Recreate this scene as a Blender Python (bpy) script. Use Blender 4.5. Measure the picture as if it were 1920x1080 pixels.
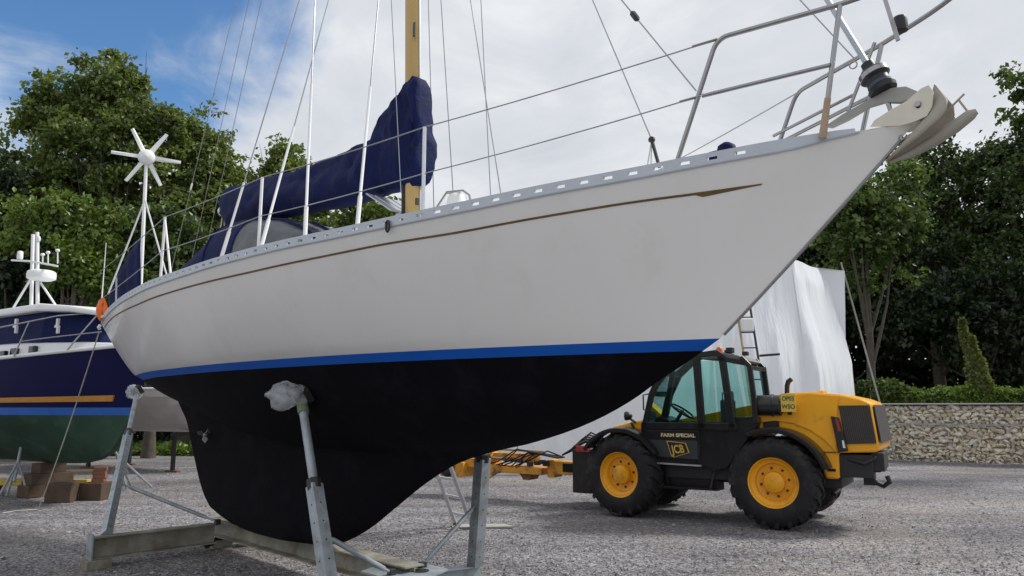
import bpy, bmesh, math, random
import numpy as np
from mathutils import Matrix, Vector, noise as mnoise
for _o in list(bpy.data.objects): bpy.data.objects.remove(_o, do_unlink=True)
SC = bpy.context.scene; COL = SC.collection
R = math.radians
# ---------------------------------------------------------------- camera
FPX = 1387.0; PITCH = math.atan(222/FPX); EYE = 1.65
cam = bpy.data.cameras.new('camera'); camo = bpy.data.objects.new('camera', cam); COL.objects.link(camo)
cam.sensor_width = 36; cam.lens = 36*FPX/1920; cam.clip_start = .05; cam.clip_end = 2000
camo.location = (0, 0, EYE); camo.rotation_euler = (R(90)+PITCH, 0, 0)
SC.camera = camo
SC.render.resolution_x = 1024; SC.render.resolution_y = 576
# ---------------------------------------------------------------- view
SC.view_settings.view_transform = 'Standard'; SC.view_settings.look = 'None'
SC.view_settings.exposure = 0.58; SC.view_settings.gamma = 1
# ---------------------------------------------------------------- sun and sky
SUN_AZ = R(72); SUN_EL = R(46)          # azimuth clockwise from +Y: from the right
sun = bpy.data.lights.new('sun', 'SUN'); suno = bpy.data.objects.new('sun', sun); COL.objects.link(suno)
sun.energy = 2.4; sun.angle = R(12); sun.color = (1, .965, .91)
sd = Vector((math.sin(SUN_AZ)*math.cos(SUN_EL), math.cos(SUN_AZ)*math.cos(SUN_EL), math.sin(SUN_EL)))
suno.rotation_euler = sd.to_track_quat('Z', 'Y').to_euler(); suno.location = (10, 10, 30)
W = bpy.data.worlds.new('World'); SC.world = W; W.use_nodes = True
def build_world():
    nt = W.node_tree; N = nt.nodes; Lk = nt.links
    for n in list(N): N.remove(n)
    def nd(t, **k):
        n = N.new(t)
        for a, b in k.items(): setattr(n, a, b)
        return n
    def mth(op, a, b=None, clamp=False):
        n = nd('ShaderNodeMath', operation=op, use_clamp=clamp)
        for i, x in enumerate((a, b)):
            if x is None: continue
            if isinstance(x, (int, float)): n.inputs[i].default_value = x
            else: Lk.new(x, n.inputs[i])
        return n.outputs[0]
    sky = nd('ShaderNodeTexSky', sky_type='NISHITA'); sky.sun_disc = False
    sky.sun_elevation = SUN_EL; sky.sun_rotation = SUN_AZ; sky.air_density = 1.0; sky.dust_density = .4; sky.ozone_density = 2.2
    tc = nd('ShaderNodeTexCoord'); d = tc.outputs['Generated']
    sep = nd('ShaderNodeSeparateXYZ'); Lk.new(d, sep.inputs[0])
    # project the direction on a cloud layer
    zz = mth('MAXIMUM', mth('ADD', sep.outputs[2], .22), .05)
    px = mth('DIVIDE', sep.outputs[0], zz); py = mth('DIVIDE', sep.outputs[1], zz)
    cv = nd('ShaderNodeCombineXYZ'); Lk.new(px, cv.inputs[0]); Lk.new(py, cv.inputs[1]); cv.inputs[2].default_value = 7.1
    def noise(scale, det, rough, dist=0, off=None):
        n = nd('ShaderNodeTexNoise'); n.inputs['Scale'].default_value = scale; n.inputs['Detail'].default_value = det
        n.inputs['Roughness'].default_value = rough; n.inputs['Distortion'].default_value = dist
        Lk.new(cv.outputs[0], n.inputs['Vector']); return n.outputs['Fac']
    n1 = noise(2.1, 9, .58, .35); n2 = noise(.9, 6, .55); n3 = noise(3.2, 8, .6, .5)
    # the gap in the clouds, up and to the left
    def ray(u, v):
        x = (u-960)/FPX; y = (540-v)/FPX; c = math.cos(PITCH); s = math.sin(PITCH)
        r = Vector((x, c-y*s, s+y*c)); r.normalize(); return r
    g = ray(235, -20)
    dot = nd('ShaderNodeVectorMath', operation='DOT_PRODUCT'); Lk.new(d, dot.inputs[0]); dot.inputs[1].default_value = g
    mr = nd('ShaderNodeMapRange', interpolation_type='SMOOTHSTEP'); Lk.new(dot.outputs['Value'], mr.inputs[0])
    mr.inputs[1].default_value = math.cos(R(17)); mr.inputs[2].default_value = math.cos(R(4)); mr.inputs[3].default_value = .50; mr.inputs[4].default_value = -.035
    cov = mth('ADD', n1, mr.outputs[0])
    cm = nd('ShaderNodeMapRange', interpolation_type='SMOOTHSTEP'); Lk.new(cov, cm.inputs[0])
    cm.inputs[1].default_value = .42; cm.inputs[2].default_value = .76
    # cloud brightness
    b = mth('ADD', mth('MULTIPLY', n2, .75), mth('MULTIPLY', n3, .50))
    el = nd('ShaderNodeMapRange', interpolation_type='SMOOTHSTEP'); Lk.new(sep.outputs[2], el.inputs[0])
    el.inputs[1].default_value = .12; el.inputs[2].default_value = .62; el.inputs[3].default_value = .28; el.inputs[4].default_value = .17
    b = mth('ADD', b, el.outputs[0])
    cr = nd('ShaderNodeValToRGB'); Lk.new(b, cr.inputs[0])
    e = cr.color_ramp.elements
    e[0].position = .50; e[0].color = (.50, .535, .60, 1); e[1].position = 1.12; e[1].color = (.93, .945, .96, 1)
    m = e.new(.80); m.color = (.69, .72, .765, 1)
    scl = nd('ShaderNodeVectorMath', operation='SCALE'); Lk.new(cr.outputs[0], scl.inputs[0]); scl.inputs['Scale'].default_value = 7.0
    hs = nd('ShaderNodeHueSaturation'); hs.inputs['Saturation'].default_value = 1.22; hs.inputs['Value'].default_value = 1.0; Lk.new(sky.outputs[0], hs.inputs['Color'])
    mix = nd('ShaderNodeMix', data_type='RGBA'); Lk.new(cm.outputs[0], mix.inputs[0])
    Lk.new(hs.outputs[0], mix.inputs[6]); Lk.new(scl.outputs[0], mix.inputs[7])
    bg = nd('ShaderNodeBackground'); bg.inputs[1].default_value = .10; Lk.new(mix.outputs[2], bg.inputs[0])
    out = nd('ShaderNodeOutputWorld'); Lk.new(bg.outputs[0], out.inputs[0])
build_world()

# ================================================================ helpers
CC, SS = math.cos(PITCH), math.sin(PITCH)
def ray(u, v):
    x = (u-960)/FPX; y = (540-v)/FPX
    return Vector((x, CC-y*SS, SS+y*CC))
def at_y(u, v, Y):
    d = ray(u, v); k = Y/d.y; return Vector((0, 0, EYE))+d*k
def at_z(u, v, z):
    d = ray(u, v); k = (z-EYE)/d.z; return Vector((0, 0, EYE))+d*k
class Frame:                            # a standing frame of a thing: origin on the ground and heading
    def __init__(s, x, y, deg):
        a = R(deg); s.o = Vector((x, y, 0)); s.x = Vector((math.cos(a), math.sin(a), 0)); s.y = Vector((-math.sin(a), math.cos(a), 0)); s.a = a
    def on(s, u, v, b):                 # local point seen at (u,v) in the survey photo on the plane y=b
        c = Vector((0, 0, EYE)); d = ray(u, v); k = (b-(c-s.o).dot(s.y))/d.dot(s.y); p = c+d*k-s.o
        return Vector((p.dot(s.x), p.dot(s.y), p.z))
    def onz(s, u, v, z):
        p = at_z(u, v, z)-s.o; return Vector((p.dot(s.x), p.dot(s.y), p.z))
    def w(s, p): return s.o+s.x*p[0]+s.y*p[1]+Vector((0, 0, p[2]))
def V(*a): return Vector(a)
def lerp(a, b, t): return a+(b-a)*t
def tab(t):                             # table [(x,y),...] -> smooth interpolation (monotone cubic)
    xs = np.array([p[0] for p in t], float); ys = np.array([p[1] for p in t], float)
    h = np.diff(xs); dl = np.diff(ys)/h; m = np.zeros(len(xs))
    m[0] = dl[0]; m[-1] = dl[-1]
    for i in range(1, len(xs)-1):
        m[i] = 0 if dl[i-1]*dl[i] <= 0 else 2*dl[i-1]*dl[i]/(dl[i-1]+dl[i])
    def f(x):
        x = min(max(x, xs[0]), xs[-1]); i = min(int(np.searchsorted(xs, x, 'right'))-1, len(h)-1); i = max(i, 0)
        t_ = (x-xs[i])/h[i]; a = 2*t_**3-3*t_**2+1; b = t_**3-2*t_**2+t_; c = -2*t_**3+3*t_**2; d = t_**3-t_**2
        return float(a*ys[i]+b*h[i]*m[i]+c*ys[i+1]+d*h[i]*m[i+1])
    return f
# ---------------------------------------------------------------- materials
MATS = {}
def mat(name, col, rough=.6, metal=0., var=.12, vscale=4., bump=0., bscale=40., spec=.5, col2=None, c2scale=2., c2lo=.5, c2hi=.65, alpha=None, trans=0., coat=0., stretch=None):
    if name in MATS: return MATS[name]
    m = bpy.data.materials.new(name); m.use_nodes = True; nt = m.node_tree; N = nt.nodes; L = nt.links
    p = N['Principled BSDF']; p.inputs['Roughness'].default_value = rough; p.inputs['Metallic'].default_value = metal
    p.inputs['Specular IOR Level'].default_value = spec; p.inputs['Coat Weight'].default_value = coat
    if trans: p.inputs['Transmission Weight'].default_value = trans
    if alpha is not None: p.inputs['Alpha'].default_value = alpha
    tc = N.new('ShaderNodeTexCoord'); vec = tc.outputs['Object']
    if stretch:
        mp = N.new('ShaderNodeMapping'); mp.inputs['Scale'].default_value = stretch; L.new(vec, mp.inputs[0]); vec = mp.outputs[0]
    def noise(sc, det=5, ro=.6):
        n = N.new('ShaderNodeTexNoise'); n.inputs['Scale'].default_value = sc; n.inputs['Detail'].default_value = det; n.inputs['Roughness'].default_value = ro
        L.new(vec, n.inputs['Vector']); return n.outputs['Fac']
    nz = noise(vscale)
    r = N.new('ShaderNodeValToRGB'); L.new(nz, r.inputs[0]); c = Vector(col)
    r.color_ramp.elements[0].position = .25; r.color_ramp.elements[1].position = .75
    r.color_ramp.elements[0].color = (*(c*(1-var)), 1); r.color_ramp.elements[1].color = (*(c*(1+var)), 1)
    out = r.outputs[0]
    if col2:
        n2 = noise(c2scale, 8, .68); r2 = N.new('ShaderNodeMapRange'); L.new(n2, r2.inputs[0]); r2.inputs[1].default_value = c2lo; r2.inputs[2].default_value = c2hi
        mx = N.new('ShaderNodeMix'); mx.data_type = 'RGBA'; L.new(r2.outputs[0], mx.inputs[0]); L.new(out, mx.inputs[6]); mx.inputs[7].default_value = (*col2, 1); out = mx.outputs[2]
    L.new(out, p.inputs['Base Color'])
    rr = N.new('ShaderNodeMapRange'); L.new(nz, rr.inputs[0]); rr.inputs[3].default_value = max(rough-.1, .02); rr.inputs[4].default_value = min(rough+.1, 1); L.new(rr.outputs[0], p.inputs['Roughness'])
    if bump:
        b = N.new('ShaderNodeBump'); b.inputs['Strength'].default_value = bump; b.inputs['Distance'].default_value = .02
        L.new(noise(bscale, 4), b.inputs['Height']); L.new(b.outputs[0], p.inputs['Normal'])
    MATS[name] = m; return m
def leafmat(name, c1, c2, c3):
    m = bpy.data.materials.new(name); m.use_nodes = True; nt = m.node_tree; N = nt.nodes; L = nt.links
    for n in list(N): N.remove(n)
    g = N.new('ShaderNodeNewGeometry'); r = N.new('ShaderNodeValToRGB'); L.new(g.outputs['Random Per Island'], r.inputs[0])
    e = r.color_ramp.elements; e[0].color = (*c1, 1); e[1].color = (*c3, 1); k = e.new(.55); k.color = (*c2, 1)
    tc = N.new('ShaderNodeTexCoord'); nz = N.new('ShaderNodeTexNoise'); nz.inputs['Scale'].default_value = .55; nz.inputs['Detail'].default_value = 3; L.new(tc.outputs['Object'], nz.inputs['Vector'])
    mr = N.new('ShaderNodeMapRange'); L.new(nz.outputs['Fac'], mr.inputs[0]); mr.inputs[1].default_value = .3; mr.inputs[2].default_value = .7; mr.inputs[3].default_value = .65; mr.inputs[4].default_value = 1.4
    sc = N.new('ShaderNodeVectorMath'); sc.operation = 'SCALE'; L.new(r.outputs[0], sc.inputs[0]); L.new(mr.outputs[0], sc.inputs['Scale'])
    d = N.new('ShaderNodeBsdfDiffuse'); t = N.new('ShaderNodeBsdfTranslucent'); gl = N.new('ShaderNodeBsdfGlossy'); gl.inputs['Roughness'].default_value = .45
    L.new(sc.outputs[0], d.inputs[0])
    ty = N.new('ShaderNodeVectorMath'); ty.operation = 'MULTIPLY'; L.new(sc.outputs[0], ty.inputs[0]); ty.inputs[1].default_value = (1.25, 1.2, .6); L.new(ty.outputs[0], t.inputs[0])
    m1 = N.new('ShaderNodeMixShader'); m1.inputs[0].default_value = .35; L.new(d.outputs[0], m1.inputs[1]); L.new(t.outputs[0], m1.inputs[2])
    m2 = N.new('ShaderNodeMixShader'); m2.inputs[0].default_value = .05; L.new(m1.outputs[0], m2.inputs[1]); L.new(gl.outputs[0], m2.inputs[2])
    o = N.new('ShaderNodeOutputMaterial'); L.new(m2.outputs[0], o.inputs[0]); return m
# ---------------------------------------------------------------- mesh building
class MB:
    def __init__(s): s.v = []; s.f = []
    def add(s, vs, fs):
        o = len(s.v); s.v += [tuple(p) for p in vs]; s.f += [tuple(i+o for i in f) for f in fs]; return s
    def box(s, c, d, rz=0, M=None):
        hx, hy, hz = d[0]/2, d[1]/2, d[2]/2; c = Vector(c)
        vs = [Vector((x*hx, y*hy, z*hz)) for z in (-1, 1) for y in (-1, 1) for x in (-1, 1)]
        if rz: M = Matrix.Rotation(rz, 3, 'Z')
        if M is not None: vs = [M@q for q in vs]
        return s.add([c+q for q in vs], [(0, 2, 3, 1), (4, 5, 7, 6), (0, 1, 5, 4), (2, 6, 7, 3), (0, 4, 6, 2), (1, 3, 7, 5)])
    def bar(s, a, b, w, h, up=(0, 0, 1)):
        a = Vector(a); b = Vector(b); z = (b-a).normalized(); up = Vector(up)
        if abs(z.dot(up)) > .98: up = Vector((1, 0, 0))
        x = up.cross(z).normalized(); y = z.cross(x)
        vs = [p+x*i*w/2+y*j*h/2 for p in (a, b) for i, j in ((-1, -1), (1, -1), (1, 1), (-1, 1))]
        return s.add(vs, [(3, 2, 1, 0), (4, 5, 6, 7), (0, 1, 5, 4), (1, 2, 6, 5), (2, 3, 7, 6), (3, 0, 4, 7)])
    def tube(s, pts, r, n=8, cap=True):
        pts = [Vector(p) for p in pts]; rs = r if isinstance(r, (list, tuple)) else [r]*len(pts)
        vs = []; prev = None
        for i, p in enumerate(pts):
            t = (pts[min(i+1, len(pts)-1)]-pts[max(i-1, 0)]).normalized()
            if prev is None:
                x = t.orthogonal().normalized()
            else:
                x = prev-t*prev.dot(t); x = x.normalized() if x.length > 1e-6 else t.orthogonal().normalized()
            prev = x; y = t.cross(x)
            vs += [p+(x*math.cos(2*math.pi*k/n)+y*math.sin(2*math.pi*k/n))*rs[i] for k in range(n)]
        fs = [(i*n+k, i*n+(k+1) % n, (i+1)*n+(k+1) % n, (i+1)*n+k) for i in range(len(pts)-1) for k in range(n)]
        if cap: fs += [tuple(range(n-1, -1, -1)), tuple((len(pts)-1)*n+k for k in range(n))]
        return s.add(vs, fs)
    def lathe(s, prof, o=(0, 0, 0), ax=(0, 0, 1), n=24, cap=True):   # prof: (r, h)
        o = Vector(o); ax = Vector(ax).normalized(); x = ax.orthogonal().normalized(); y = ax.cross(x)
        vs = [o+ax*h+(x*math.cos(2*math.pi*k/n)+y*math.sin(2*math.pi*k/n))*r for r, h in prof for k in range(n)]
        fs = [(i*n+k, i*n+(k+1) % n, (i+1)*n+(k+1) % n, (i+1)*n+k) for i in range(len(prof)-1) for k in range(n)]
        if cap: fs += [tuple(range(n-1, -1, -1)), tuple((len(prof)-1)*n+k for k in range(n))]
        return s.add(vs, fs)
    def prism(s, pts, d):                # planar polygon (3d points) pushed along d
        pts = [Vector(p) for p in pts]; d = Vector(d); n = len(pts)
        fs = [tuple(range(n-1, -1, -1)), tuple(n+i for i in range(n))]+[(i, (i+1) % n, n+(i+1) % n, n+i) for i in range(n)]
        return s.add(pts+[p+d for p in pts], fs)
    def grid(s, rows, close=False):
        n = len(rows[0]); vs = [p for r in rows for p in r]; m = n if close else n-1
        return s.add(vs, [(i*n+k, i*n+(k+1) % n, (i+1)*n+(k+1) % n, (i+1)*n+k) for i in range(len(rows)-1) for k in range(m)])
    def build(s, name, m, parent=None, smooth=35, bevel=0, recalc=True):
        me = bpy.data.meshes.new(name); me.from_pydata(s.v, [], s.f)
        if recalc:
            bm = bmesh.new(); bm.from_mesh(me); bmesh.ops.recalc_face_normals(bm, faces=bm.faces); bm.to_mesh(me); bm.free()
        if smooth:
            me.shade_smooth(); me.set_sharp_from_angle(angle=R(smooth))
        for q in (m if isinstance(m, (list, tuple)) else [m]): me.materials.append(q)
        o = bpy.data.objects.new(name, me); COL.objects.link(o); o.parent = parent
        if bevel:
            b = o.modifiers.new('bevel', 'BEVEL'); b.width = bevel; b.segments = 2; b.limit_method = 'ANGLE'; b.angle_limit = R(40)
        return o
def tag(o, label=None, cat=None, group=None, kind=None):
    for k, v in (('label', label), ('category', cat), ('group', group), ('kind', kind)):
        if v: o[k] = v
    return o
def thing(name, label, cat, fr=None, loc=None, rz=0, group=None):
    o = bpy.data.objects.new(name, None); COL.objects.link(o); o.empty_display_size = .2
    if fr: o.location = fr.o; o.rotation_euler.z = fr.a
    if loc is not None: o.location = loc; o.rotation_euler.z = rz
    return tag(o, label, cat, group)
def text(name, body, m, parent, loc, size, ax=(-1, 0, 0), ay=(0, 0, 1), align='CENTER', ext=.002, sx=1., bold=0.):
    cu = bpy.data.curves.new(name, 'FONT'); cu.body = body; cu.size = size; cu.align_x = align; cu.align_y = 'CENTER'; cu.extrude = ext; cu.offset = bold
    t = bpy.data.objects.new(name, cu); COL.objects.link(t); bpy.context.view_layer.update()
    me = bpy.data.meshes.new_from_object(t.evaluated_get(bpy.context.evaluated_depsgraph_get())); bpy.data.objects.remove(t, do_unlink=True)
    X = Vector(ax); Y = Vector(ay); Z = X.cross(Y); M = Matrix((X*sx, Y, Z)).transposed().to_4x4(); M.translation = Vector(loc)
    me.transform(M); me.materials.clear(); me.materials.append(m)
    o = bpy.data.objects.new(name, me); COL.objects.link(o); o.parent = parent; return o
def rawmesh(name, v, f, m, parent=None, smooth=False):   # numpy arrays, faces all of one size
    me = bpy.data.meshes.new(name); nv, nf, k = len(v), len(f), f.shape[1]
    me.vertices.add(nv); me.vertices.foreach_set('co', v.astype(np.float32).ravel())
    me.loops.add(nf*k); me.loops.foreach_set('vertex_index', f.astype(np.int32).ravel())
    me.polygons.add(nf); me.polygons.foreach_set('loop_start', np.arange(nf, dtype=np.int32)*k)
    me.polygons.foreach_set('use_smooth', np.full(nf, smooth)); me.update(calc_edges=True); me.materials.append(m)
    o = bpy.data.objects.new(name, me); COL.objects.link(o); o.parent = parent; return o
# ---------------------------------------------------------------- colours
gel = mat('white_gelcoat', (.855, .85, .835), .24, var=.02, vscale=1.2, coat=.25, col2=(.79, .785, .76), c2scale=3.2, c2lo=.52, c2hi=.78, stretch=(1, 1, .18))
deckm = mat('deck_paint', (.70, .70, .67), .6, var=.04)
blue = mat('blue_boot_paint', (.004, .085, .42), .5, var=.08, vscale=3, spec=.2)
antif = mat('black_antifouling', (.0026, .0026, .0050), .9, var=.35, vscale=2.5, bump=.2, bscale=60, spec=.12, col2=(.0085, .0085, .0130), c2scale=2.6, c2lo=.50, c2hi=.74)
alu = mat('aluminium', (.62, .64, .67), .38, metal=.75, var=.1, vscale=12)
alurail = mat('anodised_toe_rail', (.46, .50, .55), .5, metal=.35, var=.08, vscale=6)
steel = mat('stainless_steel', (.34, .335, .345), .28, metal=1, var=.1, vscale=9)
wire = mat('rigging_wire', (.34, .35, .37), .35, metal=.7, var=.15)
whitepl = mat('white_plastic', (.76, .77, .78), .4, var=.04)
mastm = mat('gold_anodised_mast', (.50, .335, .12), .42, metal=.15, var=.08, vscale=5, stretch=(1, 1, .1))
navy = mat('navy_canvas', (.0034, .0085, .060), .75, var=.35, vscale=6, bump=.7, bscale=9, spec=.18)
clearpl = mat('clouded_vinyl', (.20, .22, .22), .15, var=.5, vscale=5, bump=.4, bscale=7, alpha=.5)
cove = mat('cove_line_wood', (.15, .09, .028), .5, var=.3, vscale=10)
teak = mat('bare_teak', (.42, .30, .21), .7, var=.2, vscale=9)
galv = mat('galvanised_steel', (.33, .37, .40), .55, metal=.45, var=.25, vscale=7, col2=(.22, .22, .2), c2scale=6, c2lo=.52, c2hi=.7)
beamp = mat('weathered_steel_beam', (.27, .265, .22), .75, var=.3, vscale=5, col2=(.16, .125, .085), c2scale=3, c2lo=.45, c2hi=.65, bump=.2)
blackr = mat('black_rubber', (.0075, .0075, .009), .75, var=.3, vscale=9, bump=.3, bscale=30, col2=(.045, .042, .038), c2scale=4, c2lo=.52, c2hi=.75)
blackp = mat('black_plastic', (.013, .014, .016), .45, var=.2)
blackpaint = mat('black_cab_paint', (.007, .0075, .009), .34, var=.2, col2=(.035, .032, .03), c2scale=5, c2lo=.55, c2hi=.75)
jcby = mat('yellow_machine_paint', (.88, .40, .008), .36, var=.08, vscale=3, col2=(.36, .19, .05), c2scale=5, c2lo=.56, c2hi=.80, coat=.1)
polyth = mat('crumpled_polythene', (.70, .74, .78), .25, var=.15, vscale=14, bump=1.0, bscale=9, alpha=.36)
rope = mat('rope', (.46, .44, .38), .9, var=.15, bump=.5, bscale=90)
orange = mat('orange_plastic', (.80, .16, .022), .45, var=.08)
wood = mat('rough_timber', (.075, .048, .030), .85, var=.35, vscale=6, bump=.5, bscale=30, col2=(.09, .055, .035), c2scale=4)
palew = mat('pale_timber', (.42, .31, .19), .8, var=.25, vscale=7, bump=.3)
rust = mat('rusty_steel', (.16, .075, .035), .85, var=.4, vscale=9)
darkm = mat('dark_steel', (.03, .03, .032), .55, metal=.3, var=.3)
redp = mat('red_paint', (.35, .03, .03), .5, var=.15)
# ================================================================ ground
def gravel_mat(name, lo, mid, hi, scale, bump):
    m = bpy.data.materials.new(name); m.use_nodes = True; N = m.node_tree.nodes; L = m.node_tree.links; p = N['Principled BSDF']
    p.inputs['Roughness'].default_value = .88; p.inputs['Specular IOR Level'].default_value = .3
    tc = N.new('ShaderNodeTexCoord')
    vo = N.new('ShaderNodeTexVoronoi'); vo.inputs['Scale'].default_value = scale; L.new(tc.outputs['Object'], vo.inputs['Vector'])
    sp = N.new('ShaderNodeSeparateColor'); L.new(vo.outputs['Color'], sp.inputs[0])
    r = N.new('ShaderNodeValToRGB'); L.new(sp.outputs[0], r.inputs[0]); e = r.color_ramp.elements
    e[0].color = (*lo, 1); e[1].color = (*hi, 1); k = e.new(.5); k.color = (*mid, 1)
    nz = N.new('ShaderNodeTexNoise'); nz.inputs['Scale'].default_value = .35; nz.inputs['Detail'].default_value = 6; L.new(tc.outputs['Object'], nz.inputs['Vector'])
    mr = N.new('ShaderNodeMapRange'); L.new(nz.outputs['Fac'], mr.inputs[0]); mr.inputs[1].default_value = .3; mr.inputs[2].default_value = .7; mr.inputs[3].default_value = .72; mr.inputs[4].default_value = 1.22
    sc = N.new('ShaderNodeVectorMath'); sc.operation = 'SCALE'; L.new(r.outputs[0], sc.inputs[0]); L.new(mr.outputs[0], sc.inputs['Scale'])
    # sandy patches
    n2 = N.new('ShaderNodeTexNoise'); n2.inputs['Scale'].default_value = .22; n2.inputs['Detail'].default_value = 7; n2.inputs['Roughness'].default_value = .65
    n3 = N.new('ShaderNodeTexNoise'); n3.inputs['Scale'].default_value = 1.0; n3.inputs['Detail'].default_value = 4
    m3 = N.new('ShaderNodeMapping'); m3.inputs['Rotation'].default_value = (0, 0, .55); m3.inputs['Scale'].default_value = (.22, 1.5, 1); L.new(tc.outputs['Object'], m3.inputs[0]); L.new(m3.outputs[0], n3.inputs['Vector'])
    r3 = N.new('ShaderNodeMapRange'); L.new(n3.outputs['Fac'], r3.inputs[0]); r3.inputs[1].default_value = .35; r3.inputs[2].default_value = .62; r3.inputs[3].default_value = .74; r3.inputs[4].default_value = 1.08
    s3 = N.new('ShaderNodeVectorMath'); s3.operation = 'SCALE'; L.new(sc.outputs[0], s3.inputs[0]); L.new(r3.outputs[0], s3.inputs['Scale']); sc = s3
    mp = N.new('ShaderNodeMapping'); mp.inputs['Location'].default_value = (3.1, 8.7, 0); L.new(tc.outputs['Object'], mp.inputs[0]); L.new(mp.outputs[0], n2.inputs['Vector'])
    m2 = N.new('ShaderNodeMapRange'); L.new(n2.outputs['Fac'], m2.inputs[0]); m2.inputs[1].default_value = .50; m2.inputs[2].default_value = .70; m2.inputs[4].default_value = .6
    mx = N.new('ShaderNodeMix'); mx.data_type = 'RGBA'; L.new(m2.outputs[0], mx.inputs[0]); L.new(sc.outputs[0], mx.inputs[6]); mx.inputs[7].default_value = (.30, .25, .20, 1)
    L.new(mx.outputs[2], p.inputs['Base Color'])
    b = N.new('ShaderNodeBump'); b.inputs['Strength'].default_value = bump; b.inputs['Distance'].default_value = .02; b.invert = True
    L.new(vo.outputs['Distance'], b.inputs['Height']); L.new(b.outputs[0], p.inputs['Normal'])
    return m
gmat = gravel_mat('grey_gravel', (.078, .074, .082), (.205, .195, .210), (.38, .365, .37), 34, .8)
def ground():
    rng = np.random.default_rng(3)
    xs = np.concatenate([np.linspace(-300, -22, 12), np.linspace(-20, 20, 121), np.linspace(22, 300, 12)])
    ys = np.concatenate([np.linspace(-40, 3, 8), np.linspace(4, 30, 100), np.linspace(32, 400, 14)])
    rows = []
    for y in ys:
        rows.append([V(x, y, .012*mnoise.noise(V(x*.9, y*.9, 1.7))+.006*mnoise.noise(V(x*3, y*3, 4.)) if abs(x) < 21 and 3 < y < 31 else 0) for x in xs])
    g = MB().grid(rows).build('ground', gmat, smooth=60); tag(g, kind='structure')
    # loose stones lying on it
    n = 52000
    Y = 6.6+16*rng.random(n)**1.5; X = (rng.random(n)*2-1)*(Y*.74+.4)
    sz = .006+.010*rng.random(n)**2.2+.012*(rng.random(n) > .97)
    base = np.array([(1, 0, 0), (-1, 0, 0), (0, 1, 0), (0, -1, 0), (0, 0, 1), (0, 0, -1)], float)
    jit = 1+.5*(rng.random((n, 6, 1))-.5); sc3 = .7+.6*rng.random((n, 1, 3)); sc3[:, :, 2] *= .7
    ang = rng.random(n)*6.283; ca, sa = np.cos(ang)[:, None], np.sin(ang)[:, None]
    p = base[None]*jit*sc3*sz[:, None, None]
    px = p[:, :, 0]*ca-p[:, :, 1]*sa; py = p[:, :, 0]*sa+p[:, :, 1]*ca
    P = np.stack([px+X[:, None], py+Y[:, None], p[:, :, 2]+.005], 2).reshape(-1, 3)
    fb = np.array([(0, 2, 4), (2, 1, 4), (1, 3, 4), (3, 0, 4)])
    F = (fb[None]+6*np.arange(n)[:, None, None]).reshape(-1, 3)
    m = bpy.data.materials.new('loose_stone'); m.use_nodes = True; N = m.node_tree.nodes; L = m.node_tree.links; b = N['Principled BSDF']; b.inputs['Roughness'].default_value = .85
    gm = N.new('ShaderNodeNewGeometry'); r = N.new('ShaderNodeValToRGB'); L.new(gm.outputs['Random Per Island'], r.inputs[0]); e = r.color_ramp.elements
    e[0].color = (.075, .07, .078, 1); e[1].color = (.44, .42, .42, 1); k = e.new(.6); k.color = (.20, .19, .204, 1); L.new(r.outputs[0], b.inputs['Base Color'])
    o = rawmesh('gravel', P, F, m); tag(o, 'loose grey gravel stones strewn over the yard', 'gravel', kind='stuff')
ground()

# ================================================================ trees
barkm = mat('bark', (.085, .072, .056), .9, var=.35, vscale=6, bump=.6, bscale=18)
lm_olive = leafmat('olive_leaves', (.062, .098, .020), (.118, .172, .036), (.20, .26, .060))
lm_mid = leafmat('mid_green_leaves', (.036, .066, .014), (.066, .114, .021), (.12, .18, .036))
lm_pale = leafmat('pale_cypress_leaves', (.09, .125, .035), (.15, .19, .05), (.24, .27, .09))
lm_wood = leafmat('wood_edge_leaves', (.018, .038, .010), (.036, .068, .015), (.085, .13, .028))
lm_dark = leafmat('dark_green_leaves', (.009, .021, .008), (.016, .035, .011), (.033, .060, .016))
lm_bright = leafmat('bright_green_leaves', (.058, .105, .015), (.105, .172, .023), (.165, .235, .04))
def leaves(P, size, rng, up=.35):
    """bent leaf blades (two quads folded on the midrib) at the points P"""
    n = len(P); d = rng.normal(size=(n, 3)); d[:, 2] -= .25; d /= np.linalg.norm(d, axis=1)[:, None]
    nr = rng.normal(size=(n, 3)); nr[:, 2] += up*3; nr -= d*(nr*d).sum(1)[:, None]; nr /= np.linalg.norm(nr, axis=1)[:, None]
    s = np.cross(d, nr); L = size*(.6+.8*rng.random(n))[:, None]; w = L*.34
    a = P; b = P+d*L; c1 = P+d*L*.5+s*w+nr*w*.35; c2 = P+d*L*.5-s*w+nr*w*.35
    v = np.stack([a, c1, b, c2], 1).reshape(-1, 3); i = 4*np.arange(n)[:, None]
    f = np.concatenate([i+np.array([[0, 1, 2]]), i+np.array([[0, 2, 3]])], 0)
    return v, f
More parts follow.
